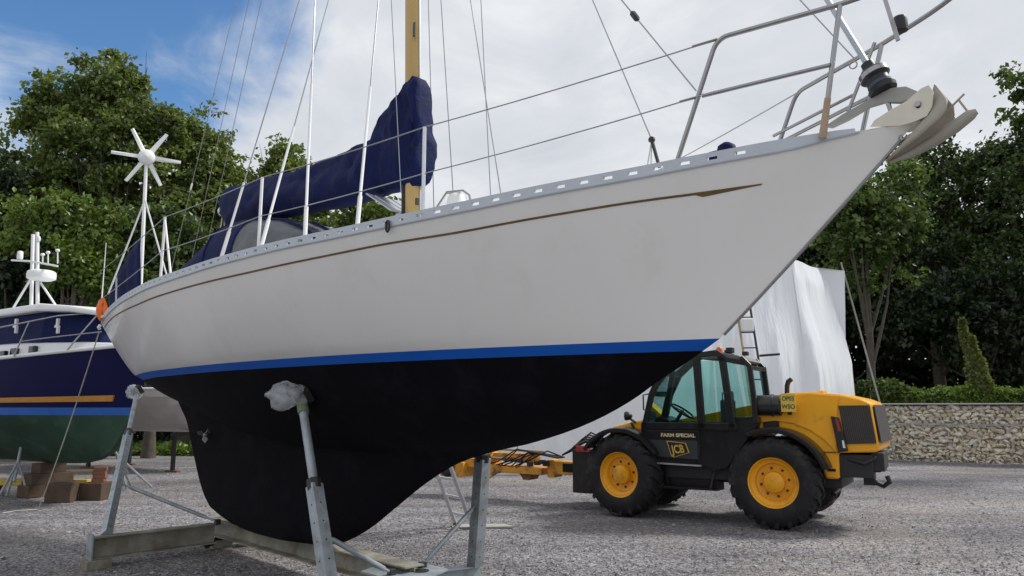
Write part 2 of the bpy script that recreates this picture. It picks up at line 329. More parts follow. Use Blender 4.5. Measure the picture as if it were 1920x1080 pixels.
def tree(label, base, h, crown, nclump, per, leaf, lm, seed, trunk_r=.2, name='tree', group=None, clump_r=.8, bare=0, trunk_top=.8, squash=.6, shell=.45, limbs=16, lean=(0, 0), tname='trunk'):
    """crown: list of ellipsoids (dx,dy,z,rx,ry,rz) relative to the base"""
    rng = np.random.default_rng(seed); rd = random.Random(seed)
    root = thing(name, label, 'tree', loc=base, group=group)
    vol = np.array([c[3]*c[4]*c[5] for c in crown])**.72; vol /= vol.sum(); cl = []
    for c, q in zip(crown, vol):
        k = max(3, int(round(nclump*q)))
        d = rng.normal(size=(k, 3)); d /= np.linalg.norm(d, axis=1)[:, None]; r = (shell+(1-shell)*rng.random(k)**.6)*(1+.20*rng.normal(size=k))
        cl.append(np.array(c[:3])+d*r[:, None]*np.array(c[3:]))
    cl = np.concatenate(cl); cl = cl[cl[:, 2] > .25]
    tb = MB(); pts = []; tt = h*trunk_top
    for i in range(9):
        t = i/8; pts.append(V(lean[0]*t+.03*h*.3*mnoise.noise(V(seed, t*3, 0)), lean[1]*t+.03*h*.3*mnoise.noise(V(seed+9, t*3, 0)), tt*t-.06))
    tb.tube(pts, [trunk_r*(1.25 if i == 0 else 1)*(1-.82*i/8) for i in range(9)], 9)
    t_o = tb.build(tname, barkm, root, smooth=60)
    lb = MB(); order = rng.permutation(len(cl))[:limbs+bare]
    for q, ix in enumerate(order):
        e = Vector(cl[ix]); zz = min(max(e.z*(.35+.3*rd.random()), .25*tt), tt*.93); k = zz/tt*8; i0 = min(int(k), 7)
        a = pts[i0].lerp(pts[i0+1], k-i0); m = a.lerp(e, .5)+V(0, 0, -.06*(e-a).length); r0 = trunk_r*(.5-.35*zz/tt)
        if q >= limbs:
            e = a+(e-a)*1.10+V(rd.gauss(0, .25), rd.gauss(0, .25), 0); r0 *= .45
            for _ in range(6):
                s0 = m.lerp(e, rd.uniform(.6, 1)); lb.tube([s0, s0+V(rd.gauss(0, .5), rd.gauss(0, .5), rd.gauss(.25, .35))], [.014, .005], 4)
        lb.tube([a, a.lerp(m, .5)+V(0, 0, -.02*h*.3), m, m.lerp(e, .55)+V(rd.uniform(-.1, .1), rd.uniform(-.1, .1), .06), e], [r0, r0*.8, r0*.55, r0*.33, .012], 6)
        for _ in range(3):
            s0 = m.lerp(e, rd.uniform(.2, .9)); lb.tube([s0, s0+V(rd.gauss(0, .5), rd.gauss(0, .5), rd.gauss(.2, .4))*clump_r], [r0*.22, .008], 4)
    lb.build('limbs', barkm, t_o, smooth=60)
    n = len(cl); k = np.maximum(8, (per*(.45+1.1*rng.random(n))).astype(int))
    idx = np.repeat(np.arange(n), k); rad = clump_r*(.55+.8*rng.random(n))
    off = rng.normal(size=(len(idx), 3))*.5; off[:, 2] *= squash
    # leaves gather on short twigs within the clump
    tw = rng.integers(0, 9, len(idx)); td = rng.normal(size=(n, 9, 3)); td /= np.linalg.norm(td, axis=2)[:, :, None]; td[:, :, 2] *= squash
    P = cl[idx]+rad[idx][:, None]*(td[idx, tw]*(.25+.75*rng.random(len(idx)))[:, None]+off*.33)
    P = P[P[:, 2] > .05]
    v, f = leaves(P, leaf, rng)
    rawmesh('crown', v, f, lm, root)
    return root
def ell(u, v, Y, ru, rv, base, ry=None):
    """ellipsoid seen around (u,v) at depth Y with half sizes ru,rv in survey pixels"""
    p = at_y(u, v, Y); k = Y/FPX; return (p.x-base[0], p.y-base[1], p.z, ru*k, (ry if ry else ru*k*.8), rv*k)
def tree_px(label, u0, Y, tops, **kw):
    b = (at_y(u0, 700, Y).x, Y, 0); cr = [ell(u, v, Y+(t[0] if t else 0), ru, rv, b) for (u, v, ru, rv, *t) in tops]
    h = max(c[2]+c[5] for c in cr); return tree(label, b, h, cr, **kw)
tree_px('tall olive green tree with bare twigs at its ragged top, left of the wind generator', 185, 27,
        [(200, 170, 85, 90), (85, 210, 55, 65), (170, 300, 150, 110), (270, 260, 100, 85), (120, 420, 130, 90), (90, 330, 75, 60)], nclump=250, per=235, leaf=.175, lm=lm_olive, seed=11, trunk_r=.34, clump_r=.72, bare=34, limbs=26, shell=.35)
tree_px('rounded olive tree behind the backstays, sloping down to the right', 350, 29,
        [(340, 290, 95, 85), (400, 330, 60, 60), (330, 420, 120, 100), (420, 400, 60, 70)], nclump=175, per=220, leaf=.175, lm=lm_olive, seed=12, trunk_r=.28, clump_r=.72, bare=8)
tree_px('dark tree at the left edge behind the motor boat', 20, 24,
        [(25, 470, 70, 90), (-40, 400, 70, 90), (60, 520, 90, 70), (-10, 330, 45, 40)], nclump=95, per=210, leaf=.19, lm=lm_dark, seed=13, trunk_r=.2, clump_r=.75)
tree_px('low bright green tree above the radar mast of the motor boat', 125, 22.5,
        [(110, 415, 70, 42), (185, 440, 50, 45), (55, 430, 45, 40), (150, 500, 80, 40)], nclump=75, per=170, leaf=.16, lm=lm_bright, seed=14, trunk_r=.16, clump_r=.65)
tree_px('dark leafy tree behind the wind generator pole', 290, 24.5,
        [(250, 470, 90, 80), (340, 470, 80, 70), (300, 560, 120, 80)], nclump=95, per=220, leaf=.19, lm=lm_mid, seed=15, trunk_r=.2, clump_r=.75)
tree_px('sparse pale tree seen above the boom end with sky between its leaves', 530, 33,
        [(520, 320, 62, 52), (560, 370, 60, 45), (480, 390, 55, 60)], nclump=54, per=120, leaf=.24, lm=lm_olive, seed=16, trunk_r=.18, clump_r=.75, bare=6)
tree_px('broad green tree below the boom, left of the mast', 610, 30,
        [(560, 430, 70, 45), (640, 420, 60, 42), (700, 400, 45, 34), (600, 500, 130, 60)], nclump=85, per=190, leaf=.22, lm=lm_olive, seed=17, trunk_r=.2, clump_r=.8)
tree_px('green tree hidden mostly behind the sail cover near the mast foot', 740, 32,
        [(735, 420, 60, 50), (690, 480, 90, 60)], nclump=45, per=170, leaf=.22, lm=lm_mid, seed=18, trunk_r=.2, clump_r=.8)
# the wood on the right
tree_px('slender forked tree with a thin green crown in front of the dark wood', 1628, 25,
        [(1600, 440, 75, 55), (1670, 400, 70, 60), (1570, 380, 60, 60), (1640, 500, 55, 45), (1700, 330, 45, 45)], nclump=75, per=125, leaf=.19, lm=lm_mid, seed=21, trunk_r=.20, clump_r=.75, limbs=5, trunk_top=.72, lean=(.25, 0))
tree_px('tall dark tree rising above the anchor tip at right', 1760, 31,
        [(1790, 340, 110, 90), (1700, 420, 100, 100), (1860, 330, 80, 80), (1780, 480, 160, 130), (1740, 300, 45, 30)], nclump=135, per=190, leaf=.19, lm=lm_wood, seed=22, trunk_r=.3, clump_r=1.0, bare=4)
tree_px('dark tree at the right edge of the wood', 1930, 29,
        [(1920, 330, 80, 85), (1990, 300, 100, 110), (1900, 450, 110, 110), (1960, 560, 140, 100)], nclump=120, per=190, leaf=.19, lm=lm_wood, seed=23, trunk_r=.28, clump_r=.95, bare=3)
tree_px('dense shaded tree low in the wood above the hedge', 1830, 27.5,
        [(1830, 560, 120, 80), (1760, 600, 110, 70), (1900, 640, 110, 60)], nclump=95, per=200, leaf=.19, lm=lm_dark, seed=24, trunk_r=.16, clump_r=.8)
tree_px('shaded tree behind the white shrink wrap', 1560, 33,
        [(1540, 480, 90, 80), (1480, 560, 110, 90), (1600, 580, 90, 90)], nclump=80, per=190, leaf=.23, lm=lm_dark, seed=25, trunk_r=.2, clump_r=.95)
def branch_tree():
    b = (at_y(2080, 700, 19).x, 19, 0)
    tree('bright leafy tree reaching in at the top right edge of the picture', b, 11,
         [ell(2060, 190, 19, 110, 90, b), ell(1915, 165, 19, 50, 28, b), ell(1925, 215, 19.3, 40, 12, b), ell(2060, 330, 19, 80, 60, b)], nclump=90, per=150, leaf=.15, lm=lm_mid, seed=27, trunk_r=.22, clump_r=.42, trunk_top=.85)
branch_tree()
def wood_mass():
    rng = np.random.default_rng(77); P = []
    for (u0, u1, top, Y, n) in ((1480, 2350, 430, 37, 46000), (-450, 820, 520, 36, 44000), (820, 1480, 660, 46, 12000)):
        u = u0+(u1-u0)*rng.random(n); x = (u-960)/FPX*Y
        hh = np.array([mnoise.noise(V(a*.35, Y, 0)) for a in x]); ztop = EYE+(762-top)/FPX*Y+1.3*hh
        z = ztop*(1-rng.random(n)**1.4*.98); y = Y+1.6*rng.normal(size=n)+.8*np.sin(x*1.7+z*1.3)
        P.append(np.stack([x, y, z], 1))
    P = np.concatenate(P); v, f = leaves(P, .42, rng)
    o = rawmesh('woodland', v, f, lm_dark); tag(o, 'dark mass of woodland foliage behind the single trees', 'woodland', kind='stuff')
wood_mass()
# ================================================================ gabion wall, hedge, conifers
WA = V(11.36, 23.74, 0); WB = V(14.28, 21.6, 0)
GF_dir = (WB-WA).normalized(); GF = Frame(WA.x, WA.y, math.degrees(math.atan2(GF_dir.y, GF_dir.x)))   # x along the wall to the right, y behind it
WALL_H = 1.72; SPLIT = 1.12; X0, X1 = -3.2, 7.6
def gabion():
    root = thing('gabion_wall', 'low retaining wall of pale stones in wire baskets below the hedge', 'wall', GF)
    stonem = []
    for i, c in enumerate([(.72, .64, .50), (.80, .73, .60), (.62, .54, .41), (.66, .62, .55), (.84, .78, .66)]):
        stonem.append(mat('gabion_stone_%d' % i, c, .85, var=.2, vscale=7, bump=.4, bscale=30))
    rd = random.Random(5); meshes = []
    for k in range(10):
        bm = bmesh.new()
        for _ in range(13):
            d = V(rd.gauss(0, 1), rd.gauss(0, 1), rd.gauss(0, 1)).normalized(); bm.verts.new((d.x*.5*rd.uniform(.9, 1.12), d.y*.5, d.z*.5*rd.uniform(.85, 1.1)))
        r = bmesh.ops.convex_hull(bm, input=bm.verts); bmesh.ops.delete(bm, geom=[g for g in r['geom_interior'] if isinstance(g, bmesh.types.BMVert)], context='VERTS')
        bmesh.ops.triangulate(bm, faces=bm.faces); me = bpy.data.meshes.new('stone'); bm.to_mesh(me); bm.free(); me.materials.append(stonem[k % 5]); meshes.append(me)
    items = []
    for lo, hi in ((0.0, SPLIT-.02), (SPLIT+.02, WALL_H-.02)):
        z = lo
        while z < hi-.06:
            ch = min(rd.uniform(.08, .135), hi-z); x = X0+rd.uniform(0, .1)
            while x < X1:
                w = rd.choice((.09, .12, .15, .19, .24))*rd.uniform(.85, 1.15); items.append((x+w/2, z+ch/2+rd.uniform(-.03, .03), w*1.32, ch*rd.uniform(1.25, 1.75))); x += w*.93
            z += ch
    vis = [i for i in items if -.1 < i[0] < 4.4]; vis.sort(key=lambda q: -q[2]*q[3]*(1+.08*q[0])); part = set(id(q) for q in vis[:300])
    rest = MB()
    for it in items:
        x, z, w, h = it; M = Matrix.LocRotScale(V(x, .14+rd.uniform(-.035, .045), z), Matrix.Rotation(rd.uniform(-.7, .7), 3, 'Y').to_quaternion(), V(w, .26, h))
        me = rd.choice(meshes)
        if id(it) in part:
            o = bpy.data.objects.new('stone', me); COL.objects.link(o); o.parent = root; o.matrix_local = M
        else:
            rest.add([M@q.co for q in me.vertices], [tuple(p.vertices) for p in me.polygons])
    tag(rest.build('stone_fill', stonem[0], root, smooth=0), kind='stuff')
    MB().box(((X0+X1)/2, .52, WALL_H/2-.02), (X1-X0, .72, WALL_H-.06)).build('core', mat('wall_core', (.30, .25, .18), .95, var=.5, vscale=9, bump=1, bscale=14), root)
    wm = MB()
    for z in (.01, SPLIT-.012, SPLIT+.014, WALL_H-.01):
        wm.box(((X0+X1)/2, -.03, z), (X1-X0, .02, .02))
    x = X0
    while x < X1:
        wm.box((x, -.035, WALL_H/2), (.006, .006, WALL_H)); x += .2
    z = .15
    while z < WALL_H:
        wm.box(((X0+X1)/2, -.042, z), (X1-X0, .005, .005)); z += .15
    tag(wm.build('wire_mesh', galv, root, smooth=0), kind='stuff')
    MB().box(((X0+X1)/2, .3, WALL_H+.012), (X1-X0, .72, .03)).build('capping_rail', mat('pale_capping', (.50, .48, .43), .8), root)
    sl = MB().grid([[V(a, b, WALL_H-.02+.12*math.sin(b*.9)*0+max(0, b-1)*.03+.04*mnoise.noise(V(a, b, 2))) for a in np.linspace(-6, 60, 40)] for b in np.linspace(.9, 26, 14)])
    t = sl.build('terrace', mat('soil', (.07, .055, .035), .95, var=.3), None); t.location = GF.o; t.rotation_euler.z = GF.a; tag(t, kind='structure')
gabion()
def hedge():
    rng = np.random.default_rng(8); root = thing('hedge', 'clipped green hedge along the top of the stone wall', 'hedge', loc=GF.w((0, 1.1, WALL_H-.03)), rz=GF.a)
    n = 26000; x = -3+10.5*rng.random(n); s = rng.random(n); top = .46+.05*np.sin(x*3.1)+.04*np.sin(x*7.7)
    face = s < .62; y = np.where(face, -.28+.10*rng.normal(size=n), -.3+.75*rng.random(n)); z = np.where(face, top*rng.random(n), top+.05*rng.normal(size=n))
    v, f = leaves(np.stack([x, y, np.maximum(z, .02)], 1), .085, rng, .3); rawmesh('foliage', v, f, lm_bright, root)
    MB().box((2.2, .15, .2), (10.3, .62, .42)).build('twigs', mat('hedge_inside', (.018, .026, .010), .95), root)
    n = 3800; root2 = thing('shrub', 'loose shrub spilling over the wall end beside the white wrap', 'shrub', loc=GF.w((.1, .9, WALL_H-.04)), rz=GF.a)
    d = rng.normal(size=(n, 3)); d /= np.linalg.norm(d, axis=1)[:, None]; P = d*(.5+.5*rng.random(n))[:, None]*np.array([.95, .5, .42])+np.array([0, 0, .45]); P = P[P[:, 2] > .02]
    v, f = leaves(P, .12, rng); rawmesh('foliage', v, f, lm_mid, root2)
    st = MB()
    for i in range(9):
        a = i*.7; st.tube([V(0, 0, 0), V(.35*math.cos(a), .25*math.sin(a), .4), V(.7*math.cos(a), .4*math.sin(a), .65)], [.02, .014, .006], 5)
    st.build('stem', barkm, root2)
hedge()
def conifer(label, x, y, h, lean, seed, r=.22):
    rng = np.random.default_rng(seed); b = GF.w((x, y, WALL_H-.05)); root = thing('young_cypress', label, 'conifer', loc=b, group='young cypresses above the wall')
    ln = V(lean, 0, 0)
    MB().tube([V(0, 0, -.05), V(lean*.4, 0, h*.4), V(lean*.95, 0, h*.95)], [.035, .025, .006], 6).build('trunk', barkm, root)
    n = 5200; t = rng.random(n)**.8; rr = r*np.minimum(1, (1-t)*1.5+.06)*np.minimum(1, .35+t*3)*(.55+.5*rng.random(n)); a = rng.random(n)*6.283
    P = np.stack([lean*t+rr*np.cos(a)+.03*np.sin(t*14), rr*np.sin(a), .22+t*(h-.2)], 1)
    v, f = leaves(P, .10, rng, 0); rawmesh('crown', v, f, lm_pale, root)
pc = GF.on(1846, 735, .9); pt = GF.on(1796, 600, .9); pt2 = GF.on(1822, 628, .9)
conifer('leaning young cypress standing taller above the hedge', pc.x, .9, pt.z-WALL_H, pt.x-pc.x, 31, .23)
conifer('shorter young cypress tucked against the leaning one', pc.x+.12, .75, pt2.z-WALL_H-.05, -.38, 32, .17)
# ================================================================ the sailing yacht
BF = Frame(1.24, 4.40, 135)              # x aft, y starboard (towards the viewer), origin below the forward end of the waterline
boat = thing('sailing_yacht', 'white long keeled sailing yacht with black bottom propped on a steel cradle', 'yacht', BF)
ZW = 2.05; ZWB = 1.982
def rel(u, v, b): return BF.on(u, v, b)
bs_s = tab([(-1.145, 0), (-.9, .125), (-.5, .32), (0, .55), (.7, .83), (1.45, 1.08), (2.26, 1.28), (3, 1.41), (4, 1.49), (5, 1.50), (6, 1.41), (7, 1.25), (8, 1.04), (9.15, .76)])
bw_s = tab([(0, 0), (.45, .17), (1.15, .40), (2, .64), (3.1, .85), (4.84, .98), (6.42, .91), (7.5, .74), (8.2, .56), (8.45, .47)])
zs_s = tab([(-1.145, 3.072), (-.89, 3.08), (-.66, 3.07), (-.16, 3.028), (.12, 3.003), (.73, 2.963), (1.2, 2.93), (1.7, 2.905), (2.28, 2.885), (3.13, 2.872), (4.41, 2.852), (5.5, 2.838), (7, 2.835), (9.15, 2.86)])
RAIL = .062                              # toe rail height; zs_s is its top
def rail_h(s): return RAIL*min(1, max(0, (s+1.03)/.42))
sf_z = tab([(.33, 4.35), (.36, 4.12), (.42, 3.9), (.55, 3.59), (.77, 3.2), (1.02, 2.76), (1.2, 2.36), (1.3, 1.99), (1.39, 1.53), (1.53, 1.03), (1.68, .67), (1.82, .42), (1.94, .19), (2.05, 0)])
sa_z = tab([(.33, 6.2), (.36, 6.42), (.40, 6.62), (.46, 6.86), (.74, 7.22), (1.06, 7.47), (1.46, 7.76), (1.63, 7.98), (1.8, 8.2), (2.05, 8.45)])
zc_s = tab([(0, 2.05), (.42, 1.83), (.67, 1.69), (1.03, 1.54), (1.53, 1.40), (1.99, 1.315), (2.6, 1.27), (3.5, 1.25), (4.5, 1.26), (5.5, 1.33), (6.5, 1.46), (7.3, 1.62), (7.9, 1.74), (8.45, 2.04)])
SF0, SA0 = -1.145, 9.15
def top_pt(u, v, side=1):                # topsides: u stem to stern, v waterline to sheer
    s0 = SF0*(v+.05*v*(1-v)); s1 = lerp(8.45, SA0, v); s = lerp(s0, s1, u)
    bw = bw_s(u*8.45); sb = lerp(SF0, SA0, u); bs = bs_s(sb); g = v**.72
    z = lerp(ZW, zs_s(sb)-rail_h(sb), v); return V(s, side*lerp(bw, bs, g), z)
def under_y(s, z):
    f, a = sf_z(z), sa_z(z)
    if s <= f or s >= a: return 0.
    zc = zc_s(s); bw = bw_s(s); body = 0.
    if z > zc: body = bw*min(1, (z-zc)/max(ZW-zc, .02))**.55
    t = (s-f)/(a-f); th = (.13+.05*min(1, max(0, (.9-z)/.6))) if z < 1.35 else .13
    fin = th*min(1, (t/.28))**.55 if t < .28 else th*(1-max(0, (t-.5)/.5)**1.6*.72)
    fin = min(fin, bw*.999 if z > 1.6 else fin)
    k = min(1, max(0, (ZW-z)/.35)); fin *= k
    return (body**2.4+fin**2.4)**(1/2.4)
def us(n):                               # denser near both ends
    return [.5-.5*math.cos(math.pi*(.03+.97*i/n if 0 else i/n)) for i in range(n+1)]
U = us(72)
def hull():
    nv = 20
    for nm, m, rows in (('topsides', gel, [(k/nv) for k in range(nv+1)]),):
        rs = []
        for v in rows: rs.append([top_pt(u, v, -1) for u in reversed(U)]+[top_pt(u, v, 1) for u in U[1:]])
        b = MB().grid(rs)
        # transom
        for i in range(nv):
            a1, a2 = rs[i][0], rs[i+1][0]; c1, c2 = rs[i][-1], rs[i+1][-1]; n = 6
            b.grid([[a1.lerp(c1, k/n)+V(.05*math.sin(math.pi*k/n), 0, 0) for k in range(n+1)], [a2.lerp(c2, k/n)+V(.05*math.sin(math.pi*k/n), 0, 0) for k in range(n+1)]])
        b.build(nm, m, boat, smooth=50)
    def under(nm, m, zs, closed):
        rs = []
        for z in zs:
            f, a = sf_z(z), sa_z(z); L = [(lerp(f, a, u), z) for u in U]
            if z >= ZW-1e-6: pts = [(s, bw_s(s)) for s, _ in L]
            else: pts = [(s, under_y(s, z)) for s, _ in L]
            e = bw_s(8.45)*max(0, (z-1.80)/.25) if z > 1.80 else 0
            if e: pts[-1] = (pts[-1][0], max(pts[-1][1], e))
            rs.append([V(s, -y, z) for s, y in reversed(pts)]+[V(s, y, z) for s, y in pts[1:]])
        b = MB().grid(rs)
        for i in range(len(rs)-1):
            b.add([rs[i][0], rs[i][-1], rs[i+1][-1], rs[i+1][0]], [(0, 1, 2, 3)])
        if closed: b.add(rs[0], [tuple(range(len(rs[0])))])
        return b.build(nm, m, boat, smooth=50)
    under('boot_stripe', blue, list(np.linspace(ZWB, ZW, 4)), False)
    under('underbody', antif, [.33, .345, .36, .40, .46]+list(np.linspace(.55, ZWB, 34)), True)
hull()
def surf_at(s, dz):                      # point on starboard topsides dz below the sheer
    lo, hi = 0., 1.; best = None
    for _ in range(1):
        pass
    # v from dz at this station, u from s
    u = .5; v = .9
    for _ in range(30):
        sb = lerp(SF0, SA0, u); zt = zs_s(sb)-RAIL; v = max(0, (zt-dz-ZW)/(zt-ZW)); s0 = SF0*(v+.05*v*(1-v)); s1 = lerp(8.45, SA0, v); u = min(1, max(0, (s-s0)/(s1-s0)))
    return u, v
# cove line: a narrow strip with an arrow-like swelling at its forward end
def topside_hit(u, v):
    b = .6
    for _ in range(60):
        p = rel(u, v, b); uu = .5
        for _ in range(25):
            sb = lerp(SF0, SA0, uu); zt = zs_s(sb)-rail_h(sb); vv = min(1, max(0, (p.z-ZW)/(zt-ZW))); s0 = SF0*(vv+.05*vv*(1-vv)); s1 = lerp(8.45, SA0, vv); uu = min(1, max(0, (p.x-s0)/(s1-s0)))
        b = .5*b+.5*top_pt(uu, vv).y
    return p.x, (zs_s(lerp(SF0, SA0, uu))-RAIL)-p.z
def coveline():
    ct = sorted(topside_hit(u, v) for u, v in ((1430, 345), (1330, 360), (1150, 385), (1000, 410), (870, 434), (700, 462), (480, 508), (340, 542), (265, 568), (215, 593)))
    S0 = ct[0][0]; dzf = tab([c for i, c in enumerate(ct) if i == 0 or c[0] > ct[i-1][0]+.02])
    for side in (1, -1):
        b = MB(); rows = []
        for i in range(121):
            t = i/120; s = lerp(S0, 8.9, t**1.25); dz = dzf(s); h = .012
            if s < S0+.30: h = lerp(.006, .030, (s-S0)/.30); dzc = dz+h*.30
            else: dzc = dz
            u, v1 = surf_at(s, dzc-h/2); _, v2 = surf_at(s, dzc+h/2)
            p = top_pt(u, v1, side); q = top_pt(u, v2, side); o = V(-.1, side, 0).normalized()*.004
            rows.append([p-o*.5, p+o, q+o, q-o*.5])
        b.grid(rows).build('cove_line', cove, boat, smooth=0)
coveline()
def toerail():
    for side in (1, -1):
        b = MB(); n = 74
        def P(u, dz, out=0): 
            sb = lerp(SF0, SA0, u); p = top_pt(u, 1, side); return V(p.x, p.y+side*out, p.z+(dz*rail_h(sb)/RAIL if dz > 0 else dz))
        def band(u0, u1, z0, z1):
            k = 2; rows = []
            for i in range(k+1):
                u = lerp(u0, u1, i/k); rows.append([P(u, z0, .006), P(u, z1, .006), P(u, z1, -.012), P(u, z0, -.012)])
            b.grid(rows, True); b.add(rows[0], [(0, 1, 2, 3)]); b.add(rows[-1], [(3, 2, 1, 0)])
        for i in range(n):
            u0 = .024+.971*i/n; u1 = .024+.971*(i+1)/n
            band(u0, u1, -.008, .018); band(u0, u1, .040, RAIL); band(u0, lerp(u0, u1, .62 if i > 2 else 1), .018, .040)
        b.build('toe_rail', alurail, boat, smooth=30)
        rub = [[P(u, -.012, .0015), P(u, -.006, .008), P(u, .0, .008), P(u, .002, -.004)] for u in [.022+.973*i/80 for i in range(81)]]
        MB().grid(rub).build('rail_flange', alurail, boat, smooth=60)
toerail()
def deck():
    rows = []
    for u in U[1:]:
        p = top_pt(u, 1, 1); rows.append([V(p.x, y*p.y*.995, p.z-.004+.06*(1-y*y)*p.y) for y in (-1, -.6, -.2, .2, .6, 1)])
    MB().grid(rows).build('deck', deckm, boat)
    cb = MB(); cb.grid([[V(s, y*w, z) for y, z in ((-1, 2.78), (-.93, h-.03), (-.5, h+.02), (0, h+.035), (.5, h+.02), (.93, h-.03), (1, 2.78))] for s, w, h in ((1.75, .42, 2.86), (1.95, .5, 2.99), (3, .72, 3.02), (4.4, .82, 3.03), (5.6, .82, 3.03), (5.7, .80, 2.80))])
    cb.build('coachroof', deckm, boat)
    ck = MB()
    for sd in (-1, 1): ck.grid([[V(s, sd*w, 2.74), V(s, sd*w, 2.93), V(s, sd*(w-.06), 2.93), V(s, sd*(w-.06), 2.6)] for s, w in ((5.7, .8), (7, .72), (8.6, .55))])
    ck.build('cockpit_coaming', deckm, boat)
deck()
# ---------------- bow fitting, rigging
MAST_S = 3.03
MT = rel(778, 0, 0)                       # where the mast leaves the picture
def mast_at(z): return V(MAST_S+.075*(z-3.4)/2.1, 0, z)
def mastparts():
    rows = []; n = 20
    for z in (2.98, 3.4, 5, 8, 11, 14, 15.4):
        c = mast_at(z); k = 1 if z < 11 else lerp(1, .7, (z-11)/4.4)
        rows.append([c+V(.092*k*math.cos(a)*(1 if math.cos(a) < 0 else .92), .064*k*math.sin(a), 0) for a in [2*math.pi*i/n for i in range(n)]])
    m = MB().grid(rows, True); m.add(rows[-1], [tuple(range(n))]); mo = m.build('mast', mastm, boat, smooth=60)
    tr = MB(); tr.bar(mast_at(3.2)+V(-.094, -.012, 0), mast_at(14.8)+V(-.068, -.01, 0), .018, .022)
    tr.build('spinnaker_track', alurail, mo)
    e = MB(); c = rel(777, 55, .066); e.box((c.x, .066, c.z), (.03, .012, .14)); e.build('halyard_exit', blackp, mo)
    w = MB(); w.lathe([(.035, 0), (.05, .01), (.036, .04), (.036, .07), (.05, .09), (.03, .11)], V(MAST_S, .07, 3.32), (0, 1, 0), 16); w.build('winch', steel, mo)
    h = MB(); c = rel(783, 378, .07); h.box((c.x, .075, c.z), (.02, .03, .06)).build('cleat', darkm, mo)
    for sd in (1, -1): MB().tube([mast_at(8.3), V(MAST_S+.30, sd*.92, 8.42)], [.028, .02], 10).build('spreader', alu, mo)
    return mo
mastparts()
def rod(name, a, b, r, m, parent=boat, n=6): return MB().tube([a, b], r, n).build(name, m, parent)
def hit_mast(u0, v0, u1, v1):             # image line meets the mast -> height on the mast
    best = None
    for z in np.arange(5.2, 15.4, .05):
        w = BF.w(mast_at(z))-V(0, 0, EYE); zc = w.y*CC+w.z*SS; yc = -w.y*SS+w.z*CC; uu = 960+FPX*w.x/zc; vv = 540-FPX*yc/zc
        e = abs((uu-u0)*(v1-v0)-(vv-v0)*(u1-u0))
        if best is None or e < best[0]: best = (e, z)
    return best[1]
def rail_s(u):                            # station of the starboard rail seen at column u
    s = 2.
    for _ in range(40): s = BF.on(u, 400, bs_s(s)).x
    return s
def rail_p(s, side=1, inb=.03, dz=0): return V(s, side*(bs_s(s)-inb), zs_s(s)-RAIL+dz)
def shroud(u0, v0, u1, v1, side, cover=None, top=None, r=.0055):
    if side > 0: s = rail_s(u0)
    else:
        s = 2.
        for _ in range(40): s = BF.on(u0, v0, -(bs_s(s)-.03)).x
    a = rail_p(s, side); t = top if top is not None else mast_at(hit_mast(u0, v0, u1, v1))
    o = rod('shroud', a, t, r, wire)
    d = (t-a).normalized(); L = cover or .35
    cv = MB().tube([a+d*.0, a+d*.30, a+d*.31, a+d*L], [.016, .016, .011, .011], 8); cv.build('rigging_screw_cover' if cover and cover > .5 else 'rigging_screw', whitepl if cover and cover > .5 else steel, o)
shroud(410, 478, 557, 0, 1, .75); shroud(483, 462, 612, 0, 1, 1.15); shroud(663, 420, 705, 0, 1, 1.25)
def tip(u0, side):                        # cap shroud to the spreader tip
    return V(MAST_S+.30, side*.92, 8.42)
shroud(567, 437, 582, 0, 1, 1.35, top=tip(567, 1))
shroud(968, 357, 902, 0, -1, .5); shroud(865, 355, 838, 0, -1, .5); shroud(930, 365, 925, 0, -1, .5, top=tip(930, -1)); shroud(822, 365, 810, 0, -1, .4)
MH = mast_at(15.2)
rod('inner_forestay', V(*rel(1222, 262, 0)), mast_at(10.6), .005, wire)
def inner():
    a = rel(1222, 262, 0); b = rel(1236, 300, 0); o = MB().tube([a, V(b.x, b.y, b.z-.05)], .012, 8).build('bottle_screw', darkm, boat)
    MB().lathe([(.012, -.02), (.022, -.01), (.022, .01), (.012, .02)], a, (0, 1, 0), 10).build('shackle_block', blackp, boat)
    for du in (-9, -2): c = rel(1222+du, 300, 0); MB().tube([a, V(c.x, 0, c.z-.05)], .004, 5).build('control_line', rope, boat)
inner()
for (u0, v0, b0, u1, v1) in ((325, 490, .25, 443, 0), (372, 430, -.1, 459, 0), (395, 430, -.3, 490, 0)):
    a = rel(u0, v0, b0); z = hit_mast(u0, v0, u1, v1); a2 = a+(a-mast_at(z)).normalized()*.0
    zz = 2.75; d = (mast_at(z)-a).normalized(); lo = a+d*((zz-a.z)/d.z) if a.z > zz else a
    o = rod('backstay', lo, mast_at(z), .0045, wire)
    if u0 == 325: p = lo+(mast_at(z)-lo)*((rel(358, 348, b0).z-lo.z)/(mast_at(z).z-lo.z)); MB().tube([p-d*.05, p-d*.03, p+d*.03, p+d*.05], [.006, .013, .013, .006], 8).build('insulator', whitepl, o)
